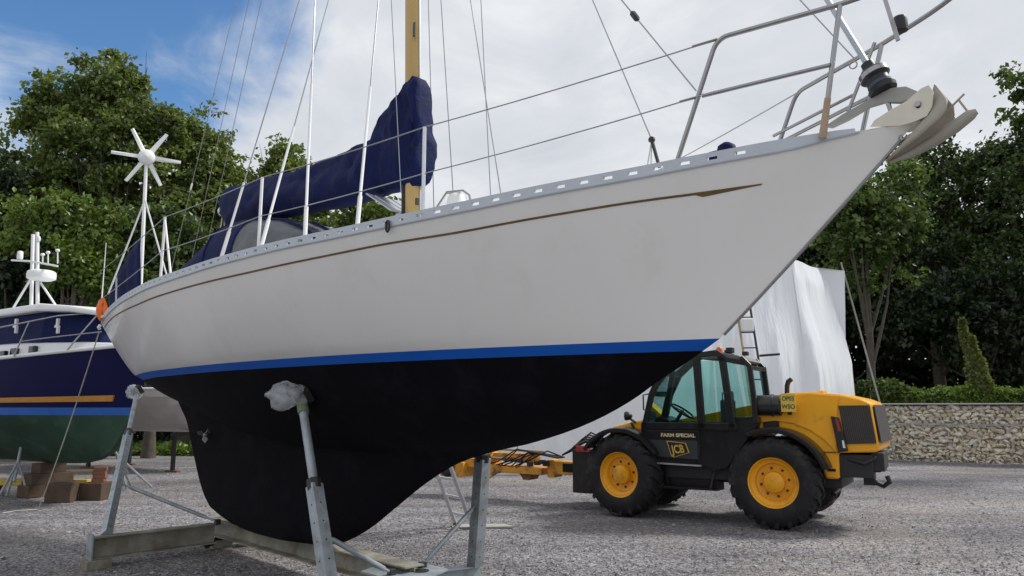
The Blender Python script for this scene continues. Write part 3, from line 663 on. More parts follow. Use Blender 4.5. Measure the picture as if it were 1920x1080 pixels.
# ---------------- boom, sail cover
def sailcover():
    outl = [(424, 366, 402), (440, 352, 424), (480, 340, 414), (520, 331, 408), (560, 322, 401), (600, 308, 394), (640, 294, 388), (680, 276, 376), (704, 262, 370), (718, 240, 365), (731, 212, 360), (746, 190, 357), (763, 177, 355), (770, 149, 352), (781, 143, 350), (790, 147, 346), (794, 155, 344), (798, 235, 340), (801, 262, 318)]
    rows = []; n = 26; rd = random.Random(4)
    for i, (u, vt, vb) in enumerate(outl):
        t = rel(u, vt, 0); b = rel(u, vb, 0); H = (t.z-b.z); zc = (t.z+b.z)/2; hw = .085 if i == 0 else (.135+.035*min(1, i/8) if i < 9 else (.168, .160, .150, .140, .132, .125, .120, .115, .110, .09, .05, .03)[i-9])
        row = []
        for k in range(n):
            a = 2*math.pi*k/n; ca, sa = math.cos(a), math.sin(a); zz = sa*H/2; w = hw*abs(ca)**.8*(1 if ca > 0 else -1)*(1-(.40 if i < 10 else .22 if i < 12 else .05)*max(0, sa)**1.2)
            q = V(t.x, w, zc+zz); f = .034*mnoise.noise(q*4.5)+.024*mnoise.noise(V(q.x*3.5, q.y*3, q.z*11)); row.append(q+V(0, ca*f*2.0, f*.6))
        rows.append(row)
    # refine along the boom
    fine = []
    for i in range(len(rows)-1):
        for k in range(6):
            t = k/6; fr = []
            for p, q in zip(rows[i], rows[i+1]):
                r = p.lerp(q, t); fr.append(r+V(0, 1 if r.y > 0 else -1, 0)*(.026*(1-2*abs(mnoise.noise(V(r.x*4.5+r.z*3, r.z*3.5-r.x*1.5, r.y*2))))+.014*(1-2*abs(mnoise.noise(V(r.x*11+r.z*5, r.z*5, r.y*4))))))
            fine.append(fr)
    fine.append(rows[-1]); m = MB().grid(fine, True); m.add(rows[0], [tuple(range(n))]); m.add(rows[-1], [tuple(range(n))])
    m.build('sail_cover', navy, boat, smooth=70)
    a = rel(418, 396, 0); b = rel(770, 345, 0)
    bo = MB().tube([a, b+V(0, 0, .02)], .055, 12).build('boom', mastm, boat)
    MB().tube([a+V(.03, 0, 0), a-V(.02, 0, 0)], .062, 12).build('boom_end', alu, bo)
    l = MB(); l.tube([a+V(.01, 0, -.05), a+V(.02, .02, -.35), V(a.x, .02, 3.0)], .008, 6); l.tube([a+V(-.06, 0, -.05), V(a.x-.05, -.02, 3.0)], .008, 6); l.build('mainsheet', rope, boat)
    rv = MB(); p, q = rel(752, 362, .22), rel(700, 0, .1)
    rv.tube([p, V(MAST_S+.2, .42, 8.36)], .004, 5); rv.build('topping_line', wire, boat)
    k = MB(); p, q = rel(757, 395, .05), rel(757, 330, .05); k.tube([V(p.x, .05, p.z-.1), q], .02, 8); k.build('vang', darkm, boat)
    p = rel(748, 392, .1); q = rel(700, 366, .1); hh = MB()
    for j in range(4): hh.bar(V(p.x, -.15+.1*j, p.z-.03), V(q.x, -.15+.1*j, q.z), .07, .012)
    hh.build('slatted_hatch', alurail, boat)
sailcover()
# ---------------- sprayhood
def sprayhood():
    st = []
    # (s from column u on the centreline, top z from v, half width)
    st = [(4.05, 3.16, .56), (4.3, 3.39, .60), (4.75, 3.59, .64), (5.3, 3.71, .68), (5.65, 3.76, .70), (5.95, 3.75, .71)]
    rows = []; n = 18
    fl = lambda s: 2.98
    for s, z, w in st:
        rows.append([V(s, w*math.copysign(abs(math.cos(a))**.55, math.cos(a)), fl(s)+(z-fl(s))*math.sin(a)**.7) for a in [math.pi*k/n for k in range(n+1)]])
    MB().grid(rows[:4]).build('sprayhood_window', clearpl, boat, smooth=60)
    MB().grid(rows[3:]).build('sprayhood', navy, boat, smooth=60)
    edge = MB().tube(rows[3], .013, 6); edge.tube(rows[-1], .014, 6); edge.build('sprayhood_hoop', navy, boat)
    sw = MB()
    for k in (7, 9, 11): sw.tube([rows[0][k]+V(0, 0, .008), rows[1][k]+V(0, 0, .008), rows[2][k]+V(0, 0, .008), rows[3][k]+V(0, 0, .008)], .018, 6)
    sw.build('sprayhood_seam', navy, boat)
    # folded canvas aft of the hood
    r2 = []
    for sx_, zz_, w, lo in ((5.93, 3.745, .715, 2.95), (6.15, 3.65, .74, 2.9), (6.4, 3.55, .75, 2.88), (6.7, 3.45, .74, 2.88), (6.95, 3.34, .66, 2.9)):
        p = V(sx_, 0, zz_); r2.append([V(p.x, w*math.copysign(abs(math.cos(a))**.6, math.cos(a)), lo+(p.z-lo)*math.sin(a)**.7+.02*mnoise.noise(V(p.x*6, a*4, 0))) for a in [math.pi*k/n for k in range(n+1)]])
    MB().grid(r2).build('folded_canopy', navy, boat, smooth=60)
sprayhood()
# ---------------- guard rails
def guardrails():
    sts = []
    for u, vt in ((785, 243), (480, 338), (303, 410)):
        s = rail_s(u); a = rail_p(s, 1, .035); b = rel(u, vt, a.y); b = V(a.x, a.y, b.z); sts.append((a, b)); MB().tube([a, b], [.0135, .0125], 8).build('stanchion', whitepl if u != 785 else alu, boat)
    a, b = sts[2]; br = rel(320, 514, a.y); MB().tube([V(br.x-.0, a.y, br.z), b-V(0, 0, .03)], .011, 8).build('stanchion_brace', whitepl, boat)
    # pulpit frame
    legA = rel(1266, 296, .50); topA = rel(1345, 72, .50); P1 = rel(1575, 8, .30); P0 = V(-1.36, .16, P1.z+.06)
    topL = V(topA.x, .50, topA.z); far = lambda p: V(p.x, -p.y, p.z); nose = V(-1.50, 0, P1.z+.07)
    def arc(a, b, c, n=6): return [a.lerp(b, t).lerp(b.lerp(c, t), t) for t in [i/n for i in range(n+1)]]
    pl = MB(); rr = .0135
    e0 = topL.lerp(V(legA.x, .50, legA.z), .10); e1 = topL.lerp(P1, .10)
    side = [V(legA.x, .50, legA.z-.05)]+arc(e0, topL, e1)+[P1]
    side += arc(P1.lerp(P0, .5), P0, nose, 6)
    pl.tube(side, rr, 10); pl.tube([far(p) for p in side[:-1]]+[V(nose.x, -.002, nose.z)], rr, 10)
    for sg in (1, -1):
        q = rel(1541, 240, .23); q2 = V(q.x, sg*.23, q.z-.06); pl.tube([q2, V(P1.x, sg*P1.y, P1.z)], rr, 10)
        m0 = rel(1316, 180, .50); m1 = rel(1556, 122, .28); pl.tube([V(m0.x, sg*.50, m0.z), V(m1.x, sg*.28, m1.z)], .012, 8)
    pl.build('pulpit', steel, boat, smooth=60)
    tb = MB(); a = rel(1541, 240, .23); a = V(a.x, .23, a.z-.055); tb.tube([a, a.lerp(P1, .30)], [.021, .017], 10); tb.build('leg_sleeve', teak, boat)
    xb = MB(); a = rel(1450, 255, -.4); b = rel(1600, 178, -.25); xb.tube([a, b], .010, 8); c = rel(1590, 210, -.1); d = rel(1640, 80, -.1); xb.tube([c, d], .010, 8); xb.build('pulpit_strut', steel, boat)
    # life lines
    def line(pts, nm='guard_wire', r=.0042): 
        out = []
        for i in range(len(pts)-1):
            a, b = pts[i], pts[i+1]
            for k in range(6): t = k/6; out.append(a.lerp(b, t)+V(0, 0, -.012*4*t*(1-t)))
        out.append(pts[-1]); MB().tube(out, r, 6).build(nm, wire, boat)
    up = [topL+V(0, 0, -.005), sts[0][1], sts[1][1], sts[2][1], V(8.7, .95, sts[2][1].z+.02)]
    line(up); lo = [V(*rel(1314, 180, .50))]+[x.lerp(y, .50) for x, y in sts]+[V(8.7, .95, 3.05)]; line(lo)
    line([far(p) for p in up]); line([far(p) for p in lo])
    for x, y in sts: MB().tube([far(x), far(y)], .0125, 8).build('stanchion', whitepl, boat)
    p = up[0]; d = (sts[0][1]-p).normalized(); MB().tube([p, p+d*.14], .008, 8).build('wire_tensioner', steel, boat); p = lo[0]; d = (sts[0][0].lerp(sts[0][1], .5)-p).normalized(); MB().tube([p, p+d*.12], .008, 8).build('wire_tensioner', steel, boat)
    # halyard clipped to the pulpit leg
    a = rel(1305, 170, .48); tp_ = mast_at(hit_mast(1305, 170, 1165, 0)); b = a+(tp_-a)*((rel(1190, 30, .42).z-a.z)/(tp_.z-a.z)); MB().tube([a, b, tp_], .005, 6).build('spare_halyard', wire, boat)
    bl = MB(); d = (b-a).normalized(); bl.tube([b-d*.05, b-d*.03, b+d*.03, b+d*.05], [.008, .02, .02, .008], 8); bl.build('halyard_block', blackp, boat)
    a = rel(1600, 108, .05); MB().tube([a, mast_at(hit_mast(1600, 108, 1500, 0))], .004, 6).build('spare_forestay', wire, boat)
    # navigation lamp
    c = rel(1688, 45, -.05); nl = MB().lathe([(.02, -.045), (.036, -.04), (.036, .02), (.03, .04), (.015, .045)], c, (0, 0, 1), 14); nl.build('navigation_light', blackp, boat)
    a = rel(1684, 76, .05); b = rel(1660, 0, .05); fb = MB().bar(a, b+(b-a)*.6, .012, .02); fb.build('lamp_bracket', steel, boat)
    return sts
STS = guardrails()
def bow():
    # furling drum and foil
    c = rel(1642, 146, 0); top = mast_at(hit_mast(1632, 112, 1562, 0)); d = (top-c).normalized()
    dr = MB().lathe([(.03, -.085), (.058, -.08), (.062, -.062), (.05, -.055), (.05, -.01), (.062, 0), (.064, .03), (.045, .045), (.03, .05), (.028, .085), (.018, .09)], c, d, 24); dr.v = [tuple(c+(Vector(q)-c)*1.18) for q in dr.v]; dro = dr.build('furling_drum', blackp, boat)
    MB().lathe([(.0765, .004), (.078, .006), (.078, .030), (.0765, .032)], c, d, 24).build('drum_band', steel, dro)
    MB().lathe([(.060, -.06), (.0625, -.058), (.0625, -.042), (.060, -.040)], c, d, 24).build('furling_line', mat('blue_line', (.06, .075, .12), .7), dro)
    MB().tube([c+d*.08, top], .0165, 8).build('forestay_foil', alurail, boat)
    st = MB().tube([V(-1.08, 0, 3.0), c-d*.08], .012, 8); st.build('forestay_tang', steel, boat)
    ri = MB(); q = rel(1600, 122, .03); pts = [q+V(.02*math.cos(a), 0, .02*math.sin(a)) for a in [i*math.pi/5 for i in range(11)]]; ri.tube(pts, .004, 6, False); ri.build('shackle_ring', steel, dro)
    # cheek plates of the bow roller
    out = [(1632, 238), (1640, 226), (1668, 208), (1700, 190), (1728, 166), (1742, 160), (1750, 172), (1748, 200), (1738, 218), (1716, 228), (1690, 236)]
    roll = mat('grey_cast_metal', (.42, .395, .35), .5, metal=.4, var=.12)
    for y in (.055, -.067):
        MB().prism([V(rel(u, v, .06).x, y, rel(u, v, .06).z) for u, v in out], V(0, .010, 0)).build('bow_roller_cheek', mat('cream_cheek_plate', (.66, .62, .52), .45, var=.08), boat)
    p = rel(1722, 196, .06); MB().lathe([(.012, -.065), (.045, -.055), (.03, 0), (.045, .055), (.012, .065)], V(p.x, 0, p.z-.01), (0, 1, 0), 16).build('bow_roller', blackr, boat)
    MB().lathe([(.006, 0), (.016, .002), (.014, .012)], V(p.x, .0655, p.z), (0, 1, 0), 12).build('roller_bolt', steel, boat)
    cp = MB(); cp.prism([V(-.74, -.185, 3.006), V(-.90, -.105, 3.026), V(-.96, -.05, 3.03), V(-.96, .05, 3.03), V(-.90, .105, 3.026), V(-.74, .185, 3.006)], V(0, 0, .028)); cp.build('bow_plate', alurail, boat, bevel=.006)
    sb = MB(); sb.tube([V(*(top_pt(0, v) + V(-.004, 0, 0))) for v in [.02, .2, .35, .55, .8, .93]]+[V(-1.165, 0, 3.03)], .009, 8); sb.build('stem_band', steel, boat)
    # anchor: a thing of its own, stowed on the roller
    an = thing('anchor', 'grey plough anchor stowed in the bow roller of the white yacht', 'anchor', BF)
    def ap(u, v, y=0): q = rel(u, v, 0); return V(q.x, y, q.z)
    sh = [(1548, 238), (1580, 216), (1640, 182), (1672, 166), (1700, 163), (1722, 172), (1712, 188), (1690, 194), (1660, 193), (1630, 202), (1590, 226), (1560, 240)]
    MB().prism([ap(u, v, -.016) for u, v in sh], V(0, .032, 0)).build('shank', mat('galvanised_anchor', (.33, .325, .31), .6, metal=.3, var=.15), an, bevel=.005)
    flm = mat('pale_anchor_fluke', (.36, .335, .285), .65, metal=.2, var=.12)
    tipp = ap(1832, 210); root = ap(1672, 300); keel = ap(1790, 262)
    # plough fluke: two curved wings meeting at a keel line
    A = [ap(1742, 172), ap(1762, 190), ap(1790, 205), ap(1810, 182)]
    fw = MB()
    for sg in (1, -1):
        rows = []
        for i in range(9):
            t = i/8
            k = ap(1742, 175).lerp(ap(1690, 290), t) if 0 else None
            spine = ap(float(np.interp(t, (0, .35, .7, 1), (1752, 1738, 1702, 1664))), float(np.interp(t, (0, .35, .7, 1), (162, 215, 262, 304))), 0); edge = ap(float(np.interp(t, (0, .15, .35, .6, 1), (1758, 1788, 1776, 1738, 1668))), float(np.interp(t, (0, .15, .35, .6, 1), (164, 200, 228, 263, 303))), 0); wv = .10*math.sin(math.pi*min(1, t*.9+.05))
            rows.append([spine.lerp(edge, q)+V(0, sg*wv*math.sin(q*math.pi/2), .010*math.sin(q*math.pi)) for q in (0, .25, .5, .75, 1)])
        fw.grid(rows)
    o = fw.build('fluke', flm, an, smooth=60); so = o.modifiers.new('thick', 'SOLIDIFY'); so.thickness = .009; so.offset = 0
    n2 = MB().tube([ap(1668, 304), ap(1705, 290), ap(1748, 266), ap(1790, 238), ap(1820, 215), ap(1832, 208)], [.006, .020, .029, .032, .028, .013], 12); n2.build('ballast_tip', flm, an)
    ar = MB(); ar.bar(ap(1776, 208), ap(1808, 176), .012, .006); ar.bar(ap(1798, 188), ap(1818, 214), .010, .01); ar.build('roll_bar', flm, an)
    bc = rel(1362, 274, .20); bg = MB().lathe([(.0, -.05), (.055, -.05), (.06, -.01), (.05, .03), (.02, .05), (0, .052)], V(bc.x, .2, bc.z-.03), (0, 0, 1), 14)
    bg.box(V(bc.x+.075, .2, bc.z-.045), (.05, .06, .05)); bg.build('windlass_cover', navy, boat, smooth=60)
    vn = rel(856, 372, .55); v = MB().lathe([(.075, -.14), (.07, 0), (.055, .035), (.02, .05)], V(vn.x, .55, vn.z-.01), (0, 0, 1), 16); v.build('ventilator', whitepl, boat, smooth=60)
    gr = MB(); q = lambda u, v, y: rel(u, v, y)
    gr.tube([q(815, 395, .55), q(838, 360, .55), q(868, 357, .55), q(880, 366, .55), q(884, 385, .55)], .008, 8); gr.tube([q(838, 362, .45), q(862, 362, .45), q(872, 372, .45), q(874, 388, .45)], .008, 8); gr.build('ventilator_guard', steel, boat)
    fl = rel(730, 412, 1.0); u, v = surf_at(fl.x-.1, .02)
    sh = rail_p(rail_s(731), 1, -.016, .01); k = MB(); pts = [sh+V(.018*math.sin(a), .0, -.015+.038*math.cos(a)) for a in [i*math.pi/6 for i in range(13)]]; k.tube(pts, .008, 6, False); k.build('snap_shackle', darkm, boat)
bow()
# ---------------- stern gear
def stern():
    b = .42; base = rel(266, 538, b); hub = rel(275, 296, b)
    wg = MB().tube([V(base.x, b, 2.76), V(hub.x, b, hub.z-.05)], [.026, .024], 12).build('wind_generator', whitepl, boat)
    c = V(hub.x, b, hub.z); ax = Vector((-.93, .36, .02)).normalized()      # faces forward and a little to starboard
    MB().lathe([(.02, -.24), (.05, -.22), (.075, -.14), (.098, -.05), (.11, 0), (.118, .02), (.11, .06), (.07, .095), (.0, .108)], c, ax, 24).build('nacelle', whitepl, wg, smooth=60)
    x = ax.orthogonal().normalized(); upv = (V(0, 0, 1)-ax*ax.z).normalized(); sd = ax.cross(upv)
    for k in range(6):
        a = R(2+60*k); d = upv*math.sin(a)+sd*math.cos(a); w = ax.cross(d); bl = MB(); rows = []
        for t in np.linspace(0, 1, 6):
            r = lerp(.09, .46, t); ch = lerp(.075, .048, t); tw = lerp(.5, .15, t); cx = w*math.cos(tw)+ax*math.sin(tw); o = c+ax*.025+d*r
            rows.append([o-cx*ch*.5, o-cx*ch*.2+ax*.012, o+cx*ch*.5, o-cx*ch*.2-ax*.004])
        bl.grid(rows, True); bl.add(rows[-1], [(0, 1, 2, 3)]); bl.add(rows[0], [(0, 1, 2, 3)]); bl.build('blade', whitepl, wg, smooth=0)
    m = rel(272, 375, b)
    for (u, v, y) in ((221, 505, .62), (305, 490, .15)):
        e = rel(u, v, y); MB().tube([V(m.x, b, m.z), e+(e-V(m.x, b, m.z))*.35], .012, 8).build('pole_brace', whitepl, boat)
    # pushpit with canvas dodger
    s0, s1 = 7.6, 9.05; cl = MB(); rows = []
    for i in range(13):
        t = i/12; p = rel(lerp(262, 203, t), lerp(446, 556, t**1.25), lerp(.62, .74, t)); q = rel(lerp(264, 203, t), lerp(545, 590, t), lerp(.62, .74, t))
        rows.append([p.lerp(q, k/6)+V(0, .014*math.sin(i*1.9)*(1-abs(k/6-.5)), 0) for k in range(7)])
    o = cl.grid(rows).build('stern_dodger', navy, boat, smooth=70); so = o.modifiers.new('thick', 'SOLIDIFY'); so.thickness = .006
    pp = MB(); pts = [V(8.2, .86, 2.75), V(8.25, .88, 3.32), V(9.0, .68, 3.34), V(9.12, .3, 3.35), V(9.15, -.3, 3.35), V(9.0, -.68, 3.34), V(8.25, -.88, 3.32), V(8.2, -.86, 2.75)]
    pp.tube(pts, .012, 8); pp.tube([V(8.95, .7, 2.75), V(9, .68, 3.34)], .012, 8); pp.tube([V(8.95, -.7, 2.75), V(9, -.68, 3.34)], .012, 8); pp.build('pushpit', steel, boat)
    ru = MB(); ru.tube([V(7.55, 0, 1.62), V(7.62, 0, 1.58)], .02, 8)
    PC = rel(384, 815, .14)
    pr = MB().lathe([(.012, -.04), (.026, -.02), (.024, .03), (.006, .06)], PC, (1, .0, .05), 12)
    for k in range(3):
        a = 2*math.pi*k/3+.4; d = V(0, math.cos(a), math.sin(a))*.6; w = V(.35, -math.sin(a), math.cos(a))*.6; o = PC
        pr.prism([o+d*.03-w*.02, o+d*.10-w*.05, o+d*.17, o+d*.10+w*.05, o+d*.03+w*.02], V(.008, 0, 0))
    pr.build('propeller', mat('pale_bronze', (.30, .30, .31), .35, metal=.5), boat)
    # orange buoy and a mooring line hanging to the ground
    u0 = rel(191, 580, .95)
    ob = thing('life_buoy', 'orange life buoy hanging on the stern rail of the white yacht', 'buoy', BF)
    c = V(u0.x, u0.y, u0.z); rows = []
    for i in range(25):
        a = 2*math.pi*i/24; cc = c+V(.01*math.cos(a), .022*math.cos(a), .115*math.sin(a)); dirr = V(.01*math.cos(a), .05*math.cos(a), .115*math.sin(a)).normalized()
        rows.append([cc+(dirr*math.cos(q)+V(1, 0, 0)*math.sin(q))*.046 for q in [2*math.pi*k/10 for k in range(10)]])
    MB().grid(rows, True).build('ring', orange, ob, smooth=60)
    MB().tube([c+V(0, .0, -.21), c+V(0, .02, -.24), c+V(.02, .0, -.26)], .022, 8).build('strap_end', whitepl, ob)
    e = BF.onz(72, 955, .012); a = rel(186, 622, .92); pts = []
    for i in range(15):
        t = i/14; pts.append(a.lerp(e, t)+V(0, 0, -.10*4*t*(1-t)))
    ln = thing('mooring_line', 'thin pale mooring line hanging from the yacht stern down to the gravel', 'rope', BF)
    MB().tube(pts+[e+V(.05, .3, 0), e+V(-.1, .5, 0)], .0085, 6).build('line', rope, ln)
    # stern fairlead hardware
    fh = MB(); p = rail_p(8.3, 1, -.01, .02); fh.box(p, (.12, .03, .03)); fh.build('fairlead', steel, boat)
stern()
# ================================================================ cradle
def cradle():
    cr = thing('boat_cradle', 'galvanised steel cradle with beams and adjustable posts under the white yacht', 'cradle', BF)
    def ibeam(name, a, b, w=.14, h=.2, m=beamp):
        a = V(*a); b = V(*b); o = MB(); z = (b-a).normalized(); up = V(0, 0, 1)
        for zz in (h/2-.006, -h/2+.006): o.bar(a+up*zz, b+up*zz, w, .012)
        o.bar(a, b, .010, h-.026); side = up.cross(z).normalized()
        return o.build(name, m, cr, smooth=0)
    zb = .23
    ibeam('keel_beam', (2.95, -.04, zb), (6.9, -.04, zb), .20, .19)
    ibeam('cross_beam', (6.52, .12, .20), (6.5, 1.42, .20), .15, .22); ibeam('cross_beam', (6.52, -.18, .20), (6.5, -1.42, .20), .15, .22)
    ibeam('front_arm', (3.15, .10, .14), (2.52, 1.02, .12), .12, .14, galv); ibeam('front_arm', (3.2, -.15, .14), (3.10, -.92, .12), .12, .14, galv)
    for p in ((6.5, 1.36), (6.5, -1.36), (2.55, .98), (3.10, -.88), (3.05, -.03), (6.75, -.04)): MB().box((p[0], p[1], .043), (.24, .24, .09)).build('foot_block', beamp, cr, smooth=0, bevel=.006)
    ep = MB().box((6.5, 1.432, .21), (.17, .016, .27)); ep.build('end_plate', galv, cr, smooth=0)
    fl = MB().prism([V(2.85, -.32, .262), V(3.3, -.32, .262), V(3.42, -.04, .262), V(3.3, .26, .262), V(2.85, .26, .262), V(2.72, -.04, .262)], V(0, 0, .014))
    # the plate has its lifting hole
    fl.build('joint_plate', galv, cr, smooth=0)
    MB().lathe([(.07, 0), (.075, .001), (.075, .003), (.0, .004)], V(2.95, -.1, .277), (0, 0, 1), 18).build('plate_hole', mat('hole_dark', (.008, .008, .008), .9), cr)
    pk = MB().box((4.6, -.04, .327), (.5, .2, .010)); pk.box((5.7, -.04, .327), (.6, .2, .010)); pk.build('packing', wood, cr, smooth=0)
    dg = MB().box((6.25, -.25, .34), (.5, .12, .06)); dg.build('timber_pad', palew, cr, smooth=0)
    def post(base, top, lower, w, head=True):
        base = V(*base); top = V(*top); d = (top-base).normalized(); L = (top-base).length
        p = MB().bar(base, base+d*L*lower, w, w, up=(1, 0, 0)); po = p.build('post', galv, cr, smooth=0, bevel=.004)
        MB().tube([base+d*L*(lower-.12), top-d*.05], w*.36, 14).build('inner_tube', galv, po, smooth=60)
        hb = MB()
        t = .1
        side = d.cross(V(1, 0, 0)).normalized()
        nn = int(L*lower/.15)
        for i in range(nn):
            c = base+d*(t+.15*i)
            for sgn in (1, -1):
                for dirv in (V(1, 0, 0)-d*d.x, side):
                    dv = dirv.normalized()*sgn; hb.lathe([(.008, 0), (.007, .0008)], c+dv*(w/2-.0002), dv, 8)
        hb.build('bolt_hole', mat('hole_dark', (.008, .008, .008), .9), po)
        MB().tube([base+d*L*(lower-.02), base+d*L*(lower+.025)], w*.60, 8).build('collar', darkm, po)
        hd = MB(); hd.tube([top-d*.16, top-d*.05], w*.48, 12); hd.build('swivel_head', mat('green_head_paint', (.16, .22, .13), .6, var=.2), po)
        return po, d
    def bag(c, sx, sy, sz, po, seed):
        rows = []; n = 28
        for i in range(19):
            th = math.pi*i/18; row = []
            for k in range(n):
                a = 2*math.pi*k/n; d = V(math.sin(th)*math.cos(a), math.sin(th)*math.sin(a), math.cos(th)); rg = lambda q_: 1-2*abs(mnoise.noise(q_)); f = .80+.36*mnoise.noise(d*1.5+V(seed, 0, 0))+.05*rg(d*7)+.17*rg(V(d.x*3.4, d.y*3.4, d.z*1.2)+V(0, seed, 0))+.10*max(0, d.x)
                row.append(c+V(d.x*sx*f, d.y*sy*f, d.z*sz*f))
            rows.append(row)
        MB().grid(rows, True).build('plastic_wrap', polyth, po, smooth=80)
    def hull_touch(u, v):                 # outermost contact on the hull along a sight line
        best = None
        for b in np.arange(1.3, .15, -.01):
            q = rel(u, v, b); y = under_y(q.x, min(q.z, ZW-.01)) if q.x < 8.44 else 0
            if y >= b: return V(q.x, b, q.z)
            if best is None or b-y < best[0]: best = (b-y, V(q.x, y+.02, q.z))
        return best[1]
    t1 = hull_touch(246, 728); t2 = hull_touch(573, 738)
    p1, d1 = post((6.55, 1.27, .31), t1+V(0, .04, -.03), .62, .085); bag(t1+V(.02, .07, -.06), .17, .11, .11, p1, 3.)
    p2, d2 = post((2.55, .98, .19), t2+V(0, .04, -.03), .55, .10); bag(t2+V(.10, .12, -.02), .26, .14, .115, p2, 7.)
    b3 = V(3.10, -.86, .19); m3 = rel(905, 858, -.74); t3 = m3
    for k in np.arange(1., 2.2, .01):
        t3 = b3+(m3-b3)*k
        if under_y(t3.x, min(t3.z, ZW-.01)) >= -t3.y: break
    p3, d3 = post(b3, t3-(m3-b3).normalized()*.04, .62, .11)
    # mirrored posts that carry the far side aft
    post((6.55, -1.27, .31), (6.45, -under_y(6.45, 1.8)-.05, 1.77), .62, .085)
    for t, dd in ((t1, d1), (t2, d2)): MB().box(t+V(0, .03, -.015), (.22, .05, .13), M=Matrix.Rotation(-.6, 3, 'X')).build('support_pad', blackr, cr, smooth=0)
    MB().box(t3-V(0, .01, .02), (.2, .05, .12), M=Matrix.Rotation(.6, 3, 'X')).build('support_pad', blackr, cr, smooth=0)
    br = MB()
    def brace(a, b, nm='brace_rod'):
        a = V(*a); b = V(*b); o = MB(); o.tube([a, a.lerp(b, .12), a.lerp(b, .14), a.lerp(b, .88), a.lerp(b, .9), b], [.012, .012, .021, .021, .012, .012], 8); o.build(nm, galv if nm == 'brace_rod' else rust, cr, smooth=50)
        
        for e_ in (a, b): MB().box(e_, (.055, .055, .06)).build('brace_lug', darkm, cr, smooth=0)
    q = V(6.55, 1.27, .31)+d1*1.05; brace((q.x, q.y, q.z), (6.45, .12, .33))
    q = V(2.55, .98, .19)+d2*.62; brace((q.x, q.y, q.z), (3.0, .16, .29))
    q = V(3.10, -.86, .19)+d3*.62; brace((q.x, q.y, q.z), (3.05, -.2, .29))
    # loose strap end by the beam
    st = BF.onz(430, 1020, .03); MB().tube([st+V(0, 0, .12), st+V(.05, .05, .09), st+V(.02, .18, .05), st+V(-.05, .30, .02)], [.05, .045, .035, .03], 8).build('rubber_strap', blackr, cr)
cradle()
# ================================================================ telehandler
TF = Frame(3.52, 10.3, 148)              # x forward (left in the picture), y towards the viewer, y=0 at the near wheel faces
glass = None
def make_glass():
    m = bpy.data.materials.new('tinted_cab_glass'); m.use_nodes = True; N = m.node_tree.nodes; L = m.node_tree.links
    for n in list(N): N.remove(n)
    t = N.new('ShaderNodeBsdfTransparent'); t.inputs[0].default_value = (.78, .93, .91, 1)
    g = N.new('ShaderNodeBsdfGlossy'); g.inputs['Roughness'].default_value = .03; g.inputs[0].default_value = (.9, .95, .95, 1)
    f = N.new('ShaderNodeFresnel'); f.inputs[0].default_value = 1.45; x = N.new('ShaderNodeMixShader'); L.new(f.outputs[0], x.inputs[0]); L.new(t.outputs[0], x.inputs[1]); L.new(g.outputs[0], x.inputs[2])
    o = N.new('ShaderNodeOutputMaterial'); L.new(x.outputs[0], o.inputs[0]); return m
glass = make_glass()
